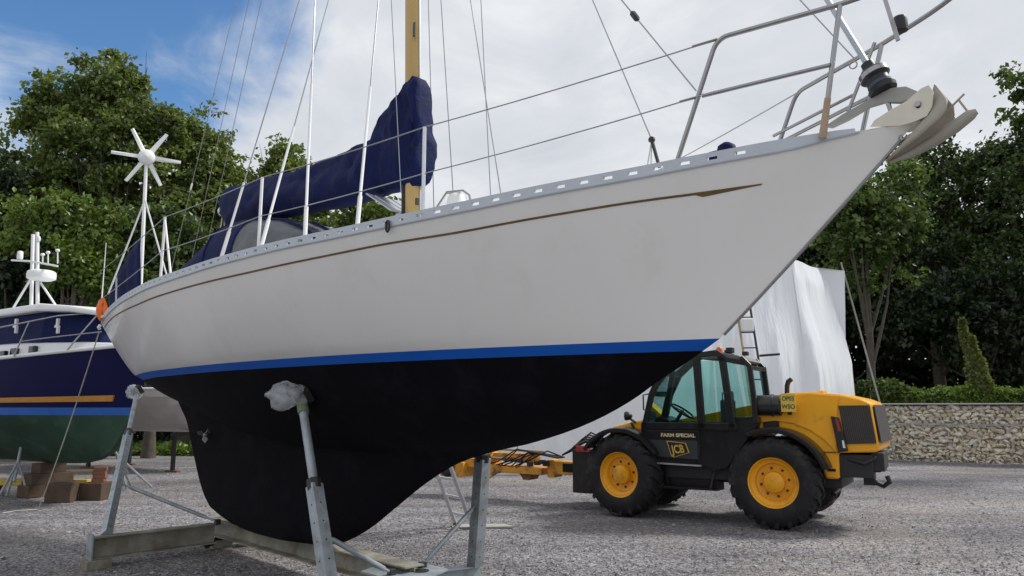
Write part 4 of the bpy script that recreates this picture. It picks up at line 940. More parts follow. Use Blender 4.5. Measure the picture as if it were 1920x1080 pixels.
def telehandler():
    th = thing('telehandler', 'yellow telehandler with black cab and big tyres parked beyond the bow', 'telehandler', TF)
    WR = .625
    tyre_me = rim_me = None
    def wheel(x, y, flip, steer, r=WR):
        c = V(x, y, r)
        ax = Matrix.Rotation(steer, 3, 'Z')@V(0, 1 if not flip else -1, 0)     # outward
        hub = MB().lathe([(.0, .012), (.075, .012), (.10, .0), (.135, -.01), (.15, -.05), (.13, -.12)], c+ax*-.06, ax, 24)
        ho = hub.build('wheel', jcby, th, smooth=50)
        rim = MB(); pr = [(.352, -.02), (.362, .0), (.352, .008), (.325, -.012), (.315, -.055), (.29, -.075), (.262, -.082), (.245, -.125), (.205, -.135), (.14, -.132), (.13, -.14)]
        rim.lathe(pr, c+ax*-.02, ax, 36, cap=False); rim.build('rim', jcby, ho, smooth=40)
        nb = MB(); xx = ax.orthogonal().normalized(); yy = ax.cross(xx)
        for k in range(8):
            a = 2*math.pi*k/8+.2; d = xx*math.cos(a)+yy*math.sin(a); nb.lathe([(.017, 0), (.017, .018), (.010, .024)], c+ax*-.158+d*.19, ax, 6)
        nb.build('wheel_nut', darkm, ho, smooth=0)
        ty = MB(); R0 = r-.028
        ty.lathe([(.335, -.40), (.36, -.42), (.43, -.435), (.52, -.425), (R0-.02, -.385), (R0, -.30), (R0, -.12), (R0-.02, -.035), (.52, .005), (.43, .016), (.36, .0), (.338, -.02)], c, ax, 48, cap=False)
        for k in range(20):
            for half in (0, 1):
                a = 2*math.pi*(k+.5*half)/20
                prs = []
                for (h, da, rr) in ((-.20, .0, r), (-.10, .10, r), (.0, .20, r-.03), (.004, .22, r-.09)):
                    hh = h if half == 0 else -.42-h; prs.append((hh, a+da, rr))
                for j in range(3):
                    (h0, a0, r0), (h1, a1, r1) = prs[j], prs[j+1]; wv = .042
                    def q(h, aa, rr): return c+ax*h+(xx*math.cos(aa)+yy*math.sin(aa))*rr
                    vs = [q(h0, a0-wv, r0), q(h0, a0+wv, r0), q(h1, a1+wv, r1), q(h1, a1-wv, r1), q(h0, a0-wv*1.2, r0-.045), q(h0, a0+wv*1.2, r0-.045), q(h1, a1+wv*1.2, r1-.045), q(h1, a1-wv*1.2, r1-.045)]
                    ty.add(vs, [(0, 1, 2, 3), (0, 4, 5, 1), (1, 5, 6, 2), (2, 6, 7, 3), (3, 7, 4, 0)])
        ty.build('tyre', blackr, ho, smooth=35)
    wheel(0, -.02, False, R(0)); wheel(2.28, -.04, False, R(-9)); wheel(0, -2.12, True, 0); wheel(2.28, -2.10, True, R(-9))
    fr = MB().box((.95, -1.07, .70), (3.5, 1.1, .30)); fr.box((0, -1.07, .62), (.24, 1.3, .22)); fr.box((2.28, -1.07, .62), (.22, 1.3, .2)); fr.box((1.15, -.52, .72), (1.25, .5, .24)); fr.build('chassis', darkm, th, smooth=0, bevel=.015)
    # engine cover with the wheel arch cut out of its profile
    arch = [(.0+.60*math.cos(a), .66+.66*math.sin(a)) for a in [R(x) for x in (172, 160, 145, 130, 112, 95, 78, 62, 48, 36)]]
    prof = [(.22, 1.72), (.10, 1.80), (-.23, 1.84), (-.5, 1.85), (-.85, 1.815), (-1.10, 1.755), (-1.23, 1.70), (-1.25, 1.64), (-1.30, 1.12), (-1.27, 1.05), (-.80, 1.03), (-.79, .71)]+[(-.77, .68), (-.62, .68)]+arch+[(.72, .98), (.95, .70), (.9, .62), (1.02, .66), (.62, 1.20), (.40, 1.42)]
    body = [(-x if 0 else x, z) for x, z in prof]
    MB().prism([V(x, -.40, z) for x, z in body], V(0, -1.42, 0)).build('engine_cover', jcby, th, smooth=30, bevel=.045)
    ap = [(.0+.93*math.cos(a), .52+.93*math.sin(a)) for a in [R(x) for x in (148, 135, 120, 105, 90, 78, 66)]]
    pan = [(-.78, 1.04)]+ap+[(.30, 1.72), (.05, 1.79), (-.23, 1.815), (-.5, 1.825), (-.85, 1.79), (-.83, 1.67), (-.80, 1.40)]
    MB().prism([V(x, -.397, z) for x, z in pan], V(0, .022, 0)).build('cover_side_panel', jcby, th, smooth=0, bevel=.008)
    sm = MB().bar(V(-.82, -.394, 1.035), V(-.62, -.394, 1.035), .01, .012); sm.build('panel_seam', darkm, th)
    vs = MB().box((-.70, -.392, .80), (.10, .01, .035)); vs.build('frame_slot', mat('hole_dark', (.008, .008, .008), .9), th)
    gm = mat('black_grille', (.030, .028, .026), .6, var=.25)
    g = MB()
    gp = [(-.84, 1.66), (-1.225, 1.665), (-1.275, 1.17), (-.90, 1.15)]
    g.prism([V(x, -.392, z) for x, z in gp], V(0, .012, 0)); g.prism([V(-1.262, -.45, 1.67), V(-1.262, -1.78, 1.67), V(-1.318, -1.78, 1.17), V(-1.318, -.45, 1.17)], V(-.012, 0, 0)); go = g.build('grille', gm, th, smooth=0)
    gs = MB()
    for i in range(15):
        t = (i+.5)/15; gs.bar(V(lerp(-.85, -1.22, t), -.377, 1.655), V(lerp(-.91, -1.268, t), -.377, 1.165), .009, .008)
    gs.build('grille_slat', mat('grille_slat', (.075, .068, .06), .5), go, smooth=0)
    lt = MB().prism([V(-.74, -.375, 1.52), V(-.84, -.375, 1.50), V(-.93, -.375, 1.06), V(-.81, -.375, 1.04)], V(0, .05, 0)); lo = lt.build('tail_light', blackp, th, smooth=0, bevel=.01)
    MB().prism([V(-.795, -.324, 1.49), V(-.832, -.324, 1.48), V(-.862, -.324, 1.32), V(-.822, -.324, 1.32)], V(0, .004, 0)).build('red_lens', redp, lo, smooth=0)
    MB().prism([V(-.862, -.324, 1.20), V(-.886, -.324, 1.20), V(-.902, -.324, 1.10), V(-.872, -.324, 1.10)], V(0, .004, 0)).build('clear_lens', whitepl, lo, smooth=0)
    hw = MB().box((-1.03, -1.07, .90), (.50, 1.0, .24)); hw.box((-1.0, -.55, .86), (.42, .22, .30)); hw.box((-1.26, -.62, .92), (.16, .28, .24)); hw.tube([V(-.9, -.46, .95), V(-1.1, -.42, .9), V(-1.25, -.46, .98)], .03, 8); hw.build('counterweight', darkm, th, smooth=0, bevel=.02)
    hk = MB().tube([V(-1.05, -1.07, .78), V(-1.12, -1.07, .62), V(-1.25, -1.07, .56), V(-1.33, -1.07, .62), V(-1.30, -1.07, .70)], .035, 10); hk.box((-1.08, -1.07, .66), (.14, .16, .18)); hk.build('tow_hitch', darkm, th)
    ac = MB().lathe([(.10, -.03), (.145, 0), (.145, .09), (.158, .095), (.158, .12), (.145, .125), (.145, .33), (.11, .36)], V(-.09, -.36, 1.665), (1, 0, 0), 20); ac.build('air_cleaner', mat('black_canister', (.022, .023, .026), .3), th, smooth=40)
    MB().box((.06, -.48, 1.45), (.22, .2, .28)).build('cleaner_bracket', darkm, th, smooth=0)
    ex = MB().tube([V(-.07, -.9, 1.80), V(-.08, -.9, 1.95), V(-.10, -.9, 2.01), V(-.15, -.9, 2.05)], [.035, .035, .037, .034], 12); ex.build('exhaust', blackp, th, smooth=60)
    # number plate
    ply = mat('yellow_number_plate', (.66, .47, .08), .45, var=.04)
    pl = MB().box((-.215, -.262, 1.70), (.20, .012, .25)).build('number_plate', ply, th, smooth=0)
    text('plate_lettering', 'OP03', blackp, pl, V(-.215, -.2552, 1.755), .085, sx=.82, bold=.001); text('plate_lettering', 'WSO', blackp, pl, V(-.215, -.2552, 1.645), .085, sx=.9, bold=.001)
    MB().bar(V(-.215, -.30, 1.56), V(-.215, -.36, 1.60), .05, .06).build('plate_bracket', darkm, th)
    # fenders
    for (x, y0, a0, a1, rr, stz) in ((0, -.01, 62, 163, .735, .62), (2.28, -.03, 32, 152, .70, .62)):
        rows = []
        for i in range(17):
            a = R(lerp(a0, a1, i/16)); 
            cx, sx_ = math.cos(a), math.sin(a); xx = x+(cx if x == 0 else cx)*rr*(1 if x else 1); 
            rows.append([V(x+cx*(rr+dr), y0-yy, stz+sx_*(rr+dr)) for yy, dr in ((0, -.06), (.015, .0), (.06, .012), (.40, .012), (.42, 0))])
        o = MB().grid(rows).build('mudguard', blackpaint, th, smooth=60); so = o.modifiers.new('t', 'SOLIDIFY'); so.thickness = .014
    # cab
    Y0, Y1 = -.16, -1.04
    A0, A1, A2, A3 = (1.93, .98), (1.76, 1.83), (1.60, 2.14), (1.30, 2.40); Bq = (1.00, 2.40); C0, C1 = (.66, 2.37), (.555, 1.36); D1, D2 = (.27, 2.22), (.20, 1.44)
    fr = MB()
    for y in (Y0-.03, Y1+.03):
        def bar2(p, q, w, t=.06): fr.bar(V(p[0], y, p[1]), V(q[0], y, q[1]), t, w, up=(0, 1, 0) if 0 else (0, 0, 1))
        def strip(pts, w):                # flat strip of width w in the side plane
            for i in range(len(pts)-1):
                p, q = V(pts[i][0], y, pts[i][1]), V(pts[i+1][0], y, pts[i+1][1]); d = (q-p).normalized(); n = V(-d.z, 0, d.x)*w/2
                fr.prism([p-n-d*.01+V(0, .03, 0), p+n-d*.01+V(0, .03, 0), q+n+d*.01+V(0, .03, 0), q-n+d*.01+V(0, .03, 0)], V(0, -.06, 0))
        strip([(1.90, 1.30), A1, A2, A3, (1.22, 2.43), Bq, (.74, 2.425), C0], .085)
        if y > -.5: strip([(1.04, 2.36), (1.00, 1.34)], .11); strip([C0, (.60, 1.80), C1], .10)
        strip([(.38, 2.34), D1, (.235, 1.80), (.22, 1.42)], .07); strip([(.72, 2.34), (.38, 2.28)], .07)
        strip([(1.92, 1.365), (.50, 1.365)], .10)
    for p in ((1.76, 1.83), (1.60, 2.14), (1.93, 1.30), (.27, 2.2), (.22, 1.45), (.66, 2.40)): fr.bar(V(p[0], Y0-.06, p[1]), V(p[0], Y1+.06, p[1]), .06, .06)
    fo = fr.build('cab_frame', blackpaint, th, smooth=0, bevel=.008)
    lowp = [(1.95, 1.40), (1.96, 1.00), (1.78, .86), (1.66, .80), (.98, .80), (.86, .72), (.66, .78), (.22, 1.36), (.19, 1.50), (.52, 1.50), (.56, 1.40)]
    MB().prism([V(x, Y0-.035, z) for x, z in lowp], V(0, Y1-Y0+.07, 0)).build('cab_lower', blackpaint, th, smooth=0, bevel=.012)
    dp = MB().prism([V(1.86, Y0-.032, 1.30), V(1.86, Y0-.032, .90), V(1.04, Y0-.032, .86), V(1.04, Y0-.032, 1.30)], V(0, .02, 0)).build('door_panel', blackpaint, th, smooth=0, bevel=.006)
    MB().prism([V(1.82, Y0-.012, 1.155), V(1.80, Y0-.012, .92), V(1.07, Y0-.012, .89), V(1.07, Y0-.012, 1.155)], V(0, .006, 0)).build('door_inset', mat('dull_black_panel', (.030, .036, .042), .5), dp, smooth=0)
    MB().box((1.86, Y0-.005, .845), (.0, .0, .0)) if 0 else None
    MB().bar(V(1.80, Y0-.01, .815), V(1.02, Y0-.01, .80), .03, .022).build('door_sill', alu, th)
    logo = mat('yellow_emblem', (.62, .40, .06), .5, var=.05)
    eb = MB().prism([V(1.535, Y0-.004, 1.145), V(1.24, Y0-.004, 1.12), V(1.19, Y0-.004, .98), V(1.43, Y0-.004, .905), V(1.47, Y0-.004, .925)], V(0, .006, 0)).build('emblem', logo, dp, smooth=0)
    def para(y, k):
        pts = [V(1.535, y, 1.145), V(1.24, y, 1.12), V(1.19, y, .98), V(1.43, y, .905), V(1.47, y, .925)]; c = V(1.365, y, 1.02); return [c+(p-c)*k for p in pts]
    MB().prism(para(Y0+.0035, .91), V(0, .0015, 0)).build('emblem_field', blackp, dp, smooth=0)
    text('emblem_lettering', 'JCB', logo, dp, V(1.362, Y0+.0062, 1.022), .165, ax=V(-1, 0, .10).normalized(), ay=V(.22, 0, 1).normalized(), sx=.74, bold=.004, ext=.0008)
    text('door_lettering', 'FARM SPECIAL', mat('cream_lettering', (.66, .53, .32), .5), dp, V(1.36, Y0-.008, 1.225), .072, sx=1.15, bold=.0022)
    def pane(pts, y, nm='cab_window'): MB().prism([V(x, y, z) for x, z in pts], V(0, .006, 0)).build(nm, glass, th, smooth=0)
    for y in (Y0-.04, Y1+.04):
        pane([(1.88, 1.38), (1.76, 1.80), (1.61, 2.10), (1.31, 2.36), (1.04, 2.36), (1.02, 1.38)], y); pane([(.99, 1.38), (1.0, 2.36), (.70, 2.36), (.55, 1.38)], y); pane([(.52, 1.48), (.62, 2.30), (.40, 2.27), (.30, 2.20), (.24, 1.48)], y)
    ws = MB(); ws.grid([[V(1.90, Y0-.07, 1.36), V(1.90, Y1+.07, 1.36)], [V(1.775, Y0-.07, 1.83), V(1.775, Y1+.07, 1.83)], [V(1.615, Y0-.07, 2.15), V(1.615, Y1+.07, 2.15)], [V(1.32, Y0-.07, 2.40), V(1.32, Y1+.07, 2.40)]]); ws.build('windscreen', glass, th, smooth=0)
    rf = MB().prism([V(1.33, Y0-.04, 2.42), V(.70, Y0-.04, 2.435), V(.38, Y0-.04, 2.36), V(.30, Y0-.04, 2.30), V(.34, Y0-.04, 2.27), V(.72, Y0-.04, 2.385), V(1.30, Y0-.04, 2.39)], V(0, Y1-Y0+.08, 0)); rf.build('cab_roof', mat('grey_roof', (.13, .13, .13), .6, var=.2), th, smooth=0, bevel=.01)
    bc = V(.80, -.55, 2.45); MB().lathe([(.055, 0), (.05, .02), (.048, .06), (.03, .085), (.0, .09)], bc, (0, 0, 1), 16).build('beacon', mat('orange_beacon', (.60, .10, .02), .3), th, smooth=60)
    
    for c_, d_ in (((.60, -.42, 2.47), (.10, .12, .08)), ((.40, -.5, 2.42), (.08, .1, .06)), ((.72, -.72, 2.47), (.08, .12, .06))): MB().box(c_, d_).build('work_light', blackp, th, smooth=0, bevel=.01)
    # inside the cab
    st = MB(); st.box((.86, -.60, 1.30), (.46, .46, .14)); st.box((.72, -.60, 1.55), (.12, .44, .40)); st.box((.70, -.60, 1.80), (.09, .26, .16)); st.build('seat', mat('grey_seat', (.10, .10, .10), .9), th, smooth=0, bevel=.03)
    sw = MB(); cx = V(1.42, -.58, 1.58); axv = V(-.55, 0, .83).normalized(); s1 = axv.orthogonal().normalized(); s2 = axv.cross(s1)
    sw.tube([cx+(s1*math.cos(a)+s2*math.sin(a))*.19 for a in [2*math.pi*i/24 for i in range(25)]], .016, 8, False); sw.tube([cx-axv*.28, cx], .03, 8)
    for k in range(3): a = 2*math.pi*k/3; sw.bar(cx, cx+(s1*math.cos(a)+s2*math.sin(a))*.19, .03, .012)
    sw.build('steering_wheel', blackp, th)
    ds = MB().prism([V(1.85, -.34, 1.36), V(1.72, -.34, 1.50), V(1.55, -.34, 1.44), V(1.52, -.34, 1.36)], V(0, -.56, 0)); ds.bar(V(1.72, -.6, 1.4), V(1.55, -.6, 2.2), .07, .07); ds.build('dashboard', blackp, th, smooth=0)
    mr = MB().tube([V(1.80, Y0+.0, 1.58), V(1.86, Y0+.06, 1.60), V(1.86, Y0+.06, 1.82), V(1.78, Y0, 1.84)], .012, 8); mr.build('grab_handle', blackp, th)
    dh = MB().tube([V(.60, Y0+.0, 1.72), V(.66, Y0+.03, 1.72), V(.66, Y0+.03, 1.84), V(.58, Y0, 1.84)], .011, 6); dh.build('window_catch', blackp, th)
    # steps, front cover, boom, carriage
    sp = MB(); sp.bar(V(1.62, -.24, .78), V(1.55, -.20, .48), .03, .03); sp.bar(V(.86, -.24, .74), V(.92, -.20, .48), .03, .03); sp.box((1.23, -.24, .475), (.74, .2, .03)); sp.box((1.23, -.45, .62), (.8, .3, .35)); sp.build('step', blackpaint, th, smooth=0)
    fc = MB().prism([V(1.98, -.42, 1.02), V(1.98, -.42, 1.45), V(2.10, -.42, 1.43), V(2.52, -.42, 1.34), V(2.58, -.42, 1.22), V(2.56, -.42, 1.02)], V(0, -.55, 0)); fc.build('front_cover', jcby, th, smooth=0, bevel=.03)
    hl = MB().lathe([(.02, -.10), (.06, -.06), (.075, 0), (.06, .02)], V(2.28, -.40, 1.50), (1, .2, 0), 14); hl.bar(V(2.2, -.42, 1.40), V(2.1, -.40, 1.22), .03, .03); hl.bar(V(2.22, -.42, 1.46), V(2.12, -.40, 1.40), .03, .03); hl.build('head_light', blackp, th, smooth=50)
    bm = MB().bar(V(-.55, -1.38, 1.72), V(2.95, -1.38, 1.02), .26, .34); bo = bm.build('boom', jcby, th, smooth=0, bevel=.012)
    MB().prism([V(2.55, -1.23, 1.22), V(3.15, -1.23, 1.0), V(3.20, -1.23, .45), V(2.95, -1.23, .42), V(2.75, -1.23, .85)], V(0, -.30, 0)).build('boom_head', blackpaint, bo, smooth=0, bevel=.015)
    ca = MB().box((3.16, -.62, .60), (.34, .10, .70)); ca.box((3.16, -1.62, .60), (.34, .10, .70)); ca.box((3.2, -1.1, .88), (.16, 1.0, .12)); ca.box((3.2, -1.1, .34), (.16, 1.0, .14)); ca.box((3.08, -.70, .55), (.2, .2, .5)); ca.tube([V(2.9, -.7, 1.05), V(3.1, -.6, 1.08), V(3.32, -.62, .98)], .03, 8); ca.build('carriage', blackpaint, th, smooth=0, bevel=.012)
    rb = MB().box((3.12, -.55, .96), (.22, .10, .10)); rb.build('coupling_block', redp, th, smooth=0, bevel=.01)
    for k in range(4): MB().tube([V(2.9, -.75-.1*k, 1.08), V(3.2, -.72-.1*k, 1.12+.03*k), V(3.5, -.85-.05*k, .92), V(3.72, -.95, .82)], .016, 6).build('hydraulic_hose', blackr, th)
telehandler()
def attachment():
    at = thing('lifting_attachment', 'worn yellow hydraulic lifting frame coupled to the front of the telehandler', 'attachment', TF)
    wy = mat('worn_yellow_paint', (.66, .30, .02), .55, var=.15, vscale=5, col2=(.17, .085, .04), c2scale=4, c2lo=.50, c2hi=.62)
    b = MB().box((3.62, -1.1, .60), (.52, .34, .22)); b.box((3.95, -1.1, .58), (.14, .30, .30)); b.build('coupling_box', wy, at, smooth=0, bevel=.01)
    MB().box((3.60, -.925, .61), (.20, .01, .14)).build('box_opening', mat('hole_dark', (.008, .008, .008), .9), at)
    m = MB().box((4.75, -1.1, .53), (1.30, .46, .12)); m.box((4.85, -1.1, .74), (1.15, .12, .14)); m.box((5.30, -1.1, .62), (.20, .40, .40)); m.build('main_beam', wy, at, smooth=0, bevel=.01)
    MB().prism([V(5.42, -.86, .62), V(5.42, -.86, .42), V(5.28, -.86, .30), V(5.05, -.86, .44), V(4.95, -.86, .50), V(4.95, -.86, .60)], V(0, -.06, 0)).build('hook_plate', wy, at, smooth=0, bevel=.006)
    MB().prism([V(4.55, -.9, .47), V(4.3, -.9, .47), V(4.36, -.9, .37), V(4.48, -.9, .37)], V(0, -.3, 0)).build('lug', rust, at, smooth=0)
    cy = MB().tube([V(4.15, -.95, .70), V(4.9, -.95, .72)], .05, 12); co = cy.build('hydraulic_cylinder', wy, at, smooth=50); MB().tube([V(4.9, -.95, .72), V(5.25, -.95, .73)], .025, 10).build('piston_rod', steel, co)
    MB().bar(V(4.1, -1.0, .86), V(5.35, -1.0, .88), .05, .035).build('top_rail', palew, at)
    f2 = MB().box((5.95, -1.1, .62), (1.0, .40, .16)); f2.box((6.20, -1.0, .52), (.22, .5, .30)); f2.box((5.85, -1.0, .50), (.30, .45, .26)); f2.bar(V(5.4, -1.1, .72), V(6.9, -1.1, .58), .16, .14); f2.build('front_frame', wy, at, smooth=0, bevel=.01)
    w = MB().lathe([(.05, -.08), (.13, -.08), (.16, -.04), (.16, .04), (.13, .08), (.05, .08)], V(6.05, -.78, .52), (0, 1, 0), 20); w.build('roller', blackr, at, smooth=50)
    rd = random.Random(2)
    for k in range(7):
        x = rd.uniform(3.9, 4.6); MB().tube([V(3.7, -1.0+.04*k, .78), V(x, -.86, .86+rd.uniform(-.05, .04)), V(x+.4, -.88, .66+rd.uniform(-.1, .1)), V(x+.7, -.92, .60)], .013, 6).build('hose', blackr, at)
    for i in range(6): MB().box((rd.uniform(4.0, 4.6), -.90, rd.uniform(.60, .78)), (.09, .08, .07)).build('valve_block', darkm, at, smooth=0)
    # shackles and post
    MB().tube([V(4.72, -1.1, .85), V(4.72, -1.1, 1.0)], .014, 6).build('pin', palew, at)
attachment()
# ================================================================ shrink-wrapped boat
def tent():
    wrap = bpy.data.materials.new('white_shrink_wrap'); wrap.use_nodes = True; N = wrap.node_tree.nodes; L = wrap.node_tree.links; p = N['Principled BSDF']
    p.inputs['Base Color'].default_value = (.80, .83, .87, 1); p.inputs['Roughness'].default_value = .38; p.inputs['Subsurface Weight'].default_value = 0
    tc = N.new('ShaderNodeTexCoord'); mp = N.new('ShaderNodeMapping'); mp.inputs['Scale'].default_value = (3.2, 3.2, .45); mp.inputs['Rotation'].default_value = (0, .12, 0); L.new(tc.outputs['Object'], mp.inputs[0])
    nz = N.new('ShaderNodeTexNoise'); nz.inputs['Scale'].default_value = 1.6; nz.inputs['Detail'].default_value = 6; nz.inputs['Distortion'].default_value = .8; L.new(mp.outputs[0], nz.inputs['Vector'])
    b = N.new('ShaderNodeBump'); b.inputs['Strength'].default_value = .5; b.inputs['Distance'].default_value = .07; L.new(nz.outputs['Fac'], b.inputs['Height']); L.new(b.outputs[0], p.inputs['Normal'])
    PL = at_y(700, 760, 17.8); PM = at_y(1520, 760, 20.6); PR = at_y(1603, 760, 23.2); PB = PR+(PL-PM)*1.
    tw = thing('shrink_wrapped_boat', 'tall boat shrouded in wrinkled white shrink wrap behind the telehandler', 'covered boat', loc=(PM.x, PM.y, 0))
    o0 = V(PM.x, PM.y, 0)
    def flat(q): return V(q.x, q.y, 0)-o0
    path = [flat(PL), flat(PM), flat(PR), flat(PB)]
    topz = [at_y(1350, 470, 19.4).z+.1, at_y(1500, 480, 20.6).z, at_y(1581, 512, 23.2).z, 5.6]
    inset = [0, .0, 0, 0]
    def wall(a, b, za, zb, n, lean):
        d = (b-a); nrm = V(d.y, -d.x, 0).normalized(); rows = []; m = 46
        for j in range(m+1):
            t = j/m; row = []
            for i in range(n+1):
                s = i/n; q = a.lerp(b, s); z = lerp(za, zb, s)*t; z += .05*t*mnoise.noise(V(q.x*1.4, 0, 6)); e = min(1, min(s, 1-s)*12)*min(1, min(t, 1-t)*10)
                k_ = q.x+.6*q.y; w = .05*mnoise.noise(V(k_*.8, z*.16, 3))+.045*(1-2*abs(mnoise.noise(V(k_*1.5+z*.22, z*.13, 8))))+.028*(1-2*abs(mnoise.noise(V(k_*3.1-z*.55, z*.22, 5))))+.012*(1-2*abs(mnoise.noise(V(k_*6.5+z*1.1, z*.35, 2))))
                bulge = .22*math.sin(math.pi*min(1, t*1.15))**2
                row.append(V(q.x, q.y, z)+nrm*((w*1.3)*e+bulge*e)-nrm*lean*t)
            rows.append(row)
        return rows
    r1 = wall(path[0], path[1], topz[0], topz[1], 130, .35); r2 = wall(path[1], path[2], topz[1], topz[2], 34, .35); r3 = wall(path[2], path[3], topz[2], 5.7, 40, .35); r4 = wall(path[3], path[0], 5.7, topz[0], 20, .35)
    w = MB(); w.grid([a+b[1:]+c[1:]+d[1:] for a, b, c, d in zip(r1, r2, r3, r4)])
    ring = r1[-1]+r2[-1][1:]+r3[-1][1:]+r4[-1][1:-1]; cen = sum(ring, V(0, 0, 0))/len(ring)+V(0, 0, .25); n = len(ring)
    w.add(ring+[cen], [(i, (i+1) % n, n) for i in range(n)])
    w.build('wrap', wrap, tw, smooth=70)
    tail = MB(); g = [(1640, 845), (1665, 858), (1652, 868), (1625, 862)]
    pts = [at_y(u, v, 22.3)-o0 for u, v in g]
    sk = MB(); rows = []
    for i in range(13):
        t = i/12; base = path[1].lerp(path[2], t); d = path[2]-path[1]; nrm = V(d.y, -d.x, 0).normalized()
        rows.append([base+nrm*(.03)+V(0, 0, .5), base+nrm*(.22+.1*math.sin(i*2.1))+V(0, 0, .2), base+nrm*(.55+.2*math.sin(i*1.3))+V(0, 0, .03+.02*math.sin(i*3.))])
    sk.grid(rows).build('loose_skirt', wrap, tw, smooth=60)
    # ladder against the wrap
    lf = thing('access_ladder', 'weathered ladder leaning against the white wrap behind the cab', 'ladder', loc=(0, 0, 0))
    foot = at_y(1436, 760, 18.0); foot.z = 0; top = at_y(1392, 565, 19.2); d = (top-foot).normalized(); side = V(1, -.25, 0).normalized()*.17
    for sg in (1, -1): MB().bar(foot+side*sg, top+side*sg, .05, .03).build('rail', darkm if sg > 0 else palew, lf, smooth=0)
    L_ = (top-foot).length; k = .3
    while k < L_:
        MB().tube([foot+d*k-side, foot+d*k+side], .016, 6).build('rung', darkm, lf); k += .42
    sb = at_y(1400, 610, 19.0); MB().box(sb, (.3, .3, .35)).build('hanging_bucket', whitepl, lf, smooth=0, bevel=.04)
    a = at_y(1424, 667, 18.5); b = at_y(1462, 664, 18.4); MB().tube([a, b], .03, 8).build('handrail', darkm, lf)
    pole = thing('leaning_pole', 'thin pale pole leaning up past the right edge of the white wrap', 'pole', loc=(0, 0, 0))
    a = at_y(1672, 762, 22.9); a.z = .0; b = at_y(1577, 492, 23.4); MB().tube([a, b], .028, 8).build('shaft', mat('pale_pole', (.30, .29, .25), .8), pole)
    st = thing('marker_stake', 'short upright pale stake beside the hedge end', 'stake', loc=(0, 0, 0)); a = at_y(1632, 757, 24.2); b = at_y(1632, 727, 24.2)
    MB().tube([V(a.x, a.y, 1.6), b], .018, 6).build('shaft', palew, st)
tent()
# ================================================================ the navy motor boat on the left
MF = Frame(-6.55, 12.9, 147)             # x aft from the stem, y starboard towards the viewer
navyhull = mat('navy_hull_paint', (.0040, .0050, .055), .4, var=.15, vscale=2, spec=.2)
greenaf = mat('green_antifouling', (.018, .055, .034), .8, var=.3, vscale=2, col2=(.035, .09, .055), c2scale=1.5)
varn = mat('varnished_wood', (.52, .24, .045), .35, var=.15, vscale=8)
def mrow(sheer, wl, zk, zw, xs, zs):
    pass
def hull_loft(root, stations, bands):
    """stations: list of (x, [(y,z),...] from keel to sheer); bands: (name, material, first row, last row)"""
    for nm, m, i0, i1 in bands:
        rows = []
        for x, sec in stations:
            half = sec[i0:i1+1]
            row = [V(q[2] if len(q) > 2 else x, -q[0], q[1]) for q in reversed(half)]+[V(q[2] if len(q) > 2 else x, q[0], q[1]) for q in half]
            rows.append(row)
        b = MB().grid(rows); n = len(rows[0])
        b.add(rows[-1], [tuple(range(n))]); b.build(nm, m, root, smooth=50)
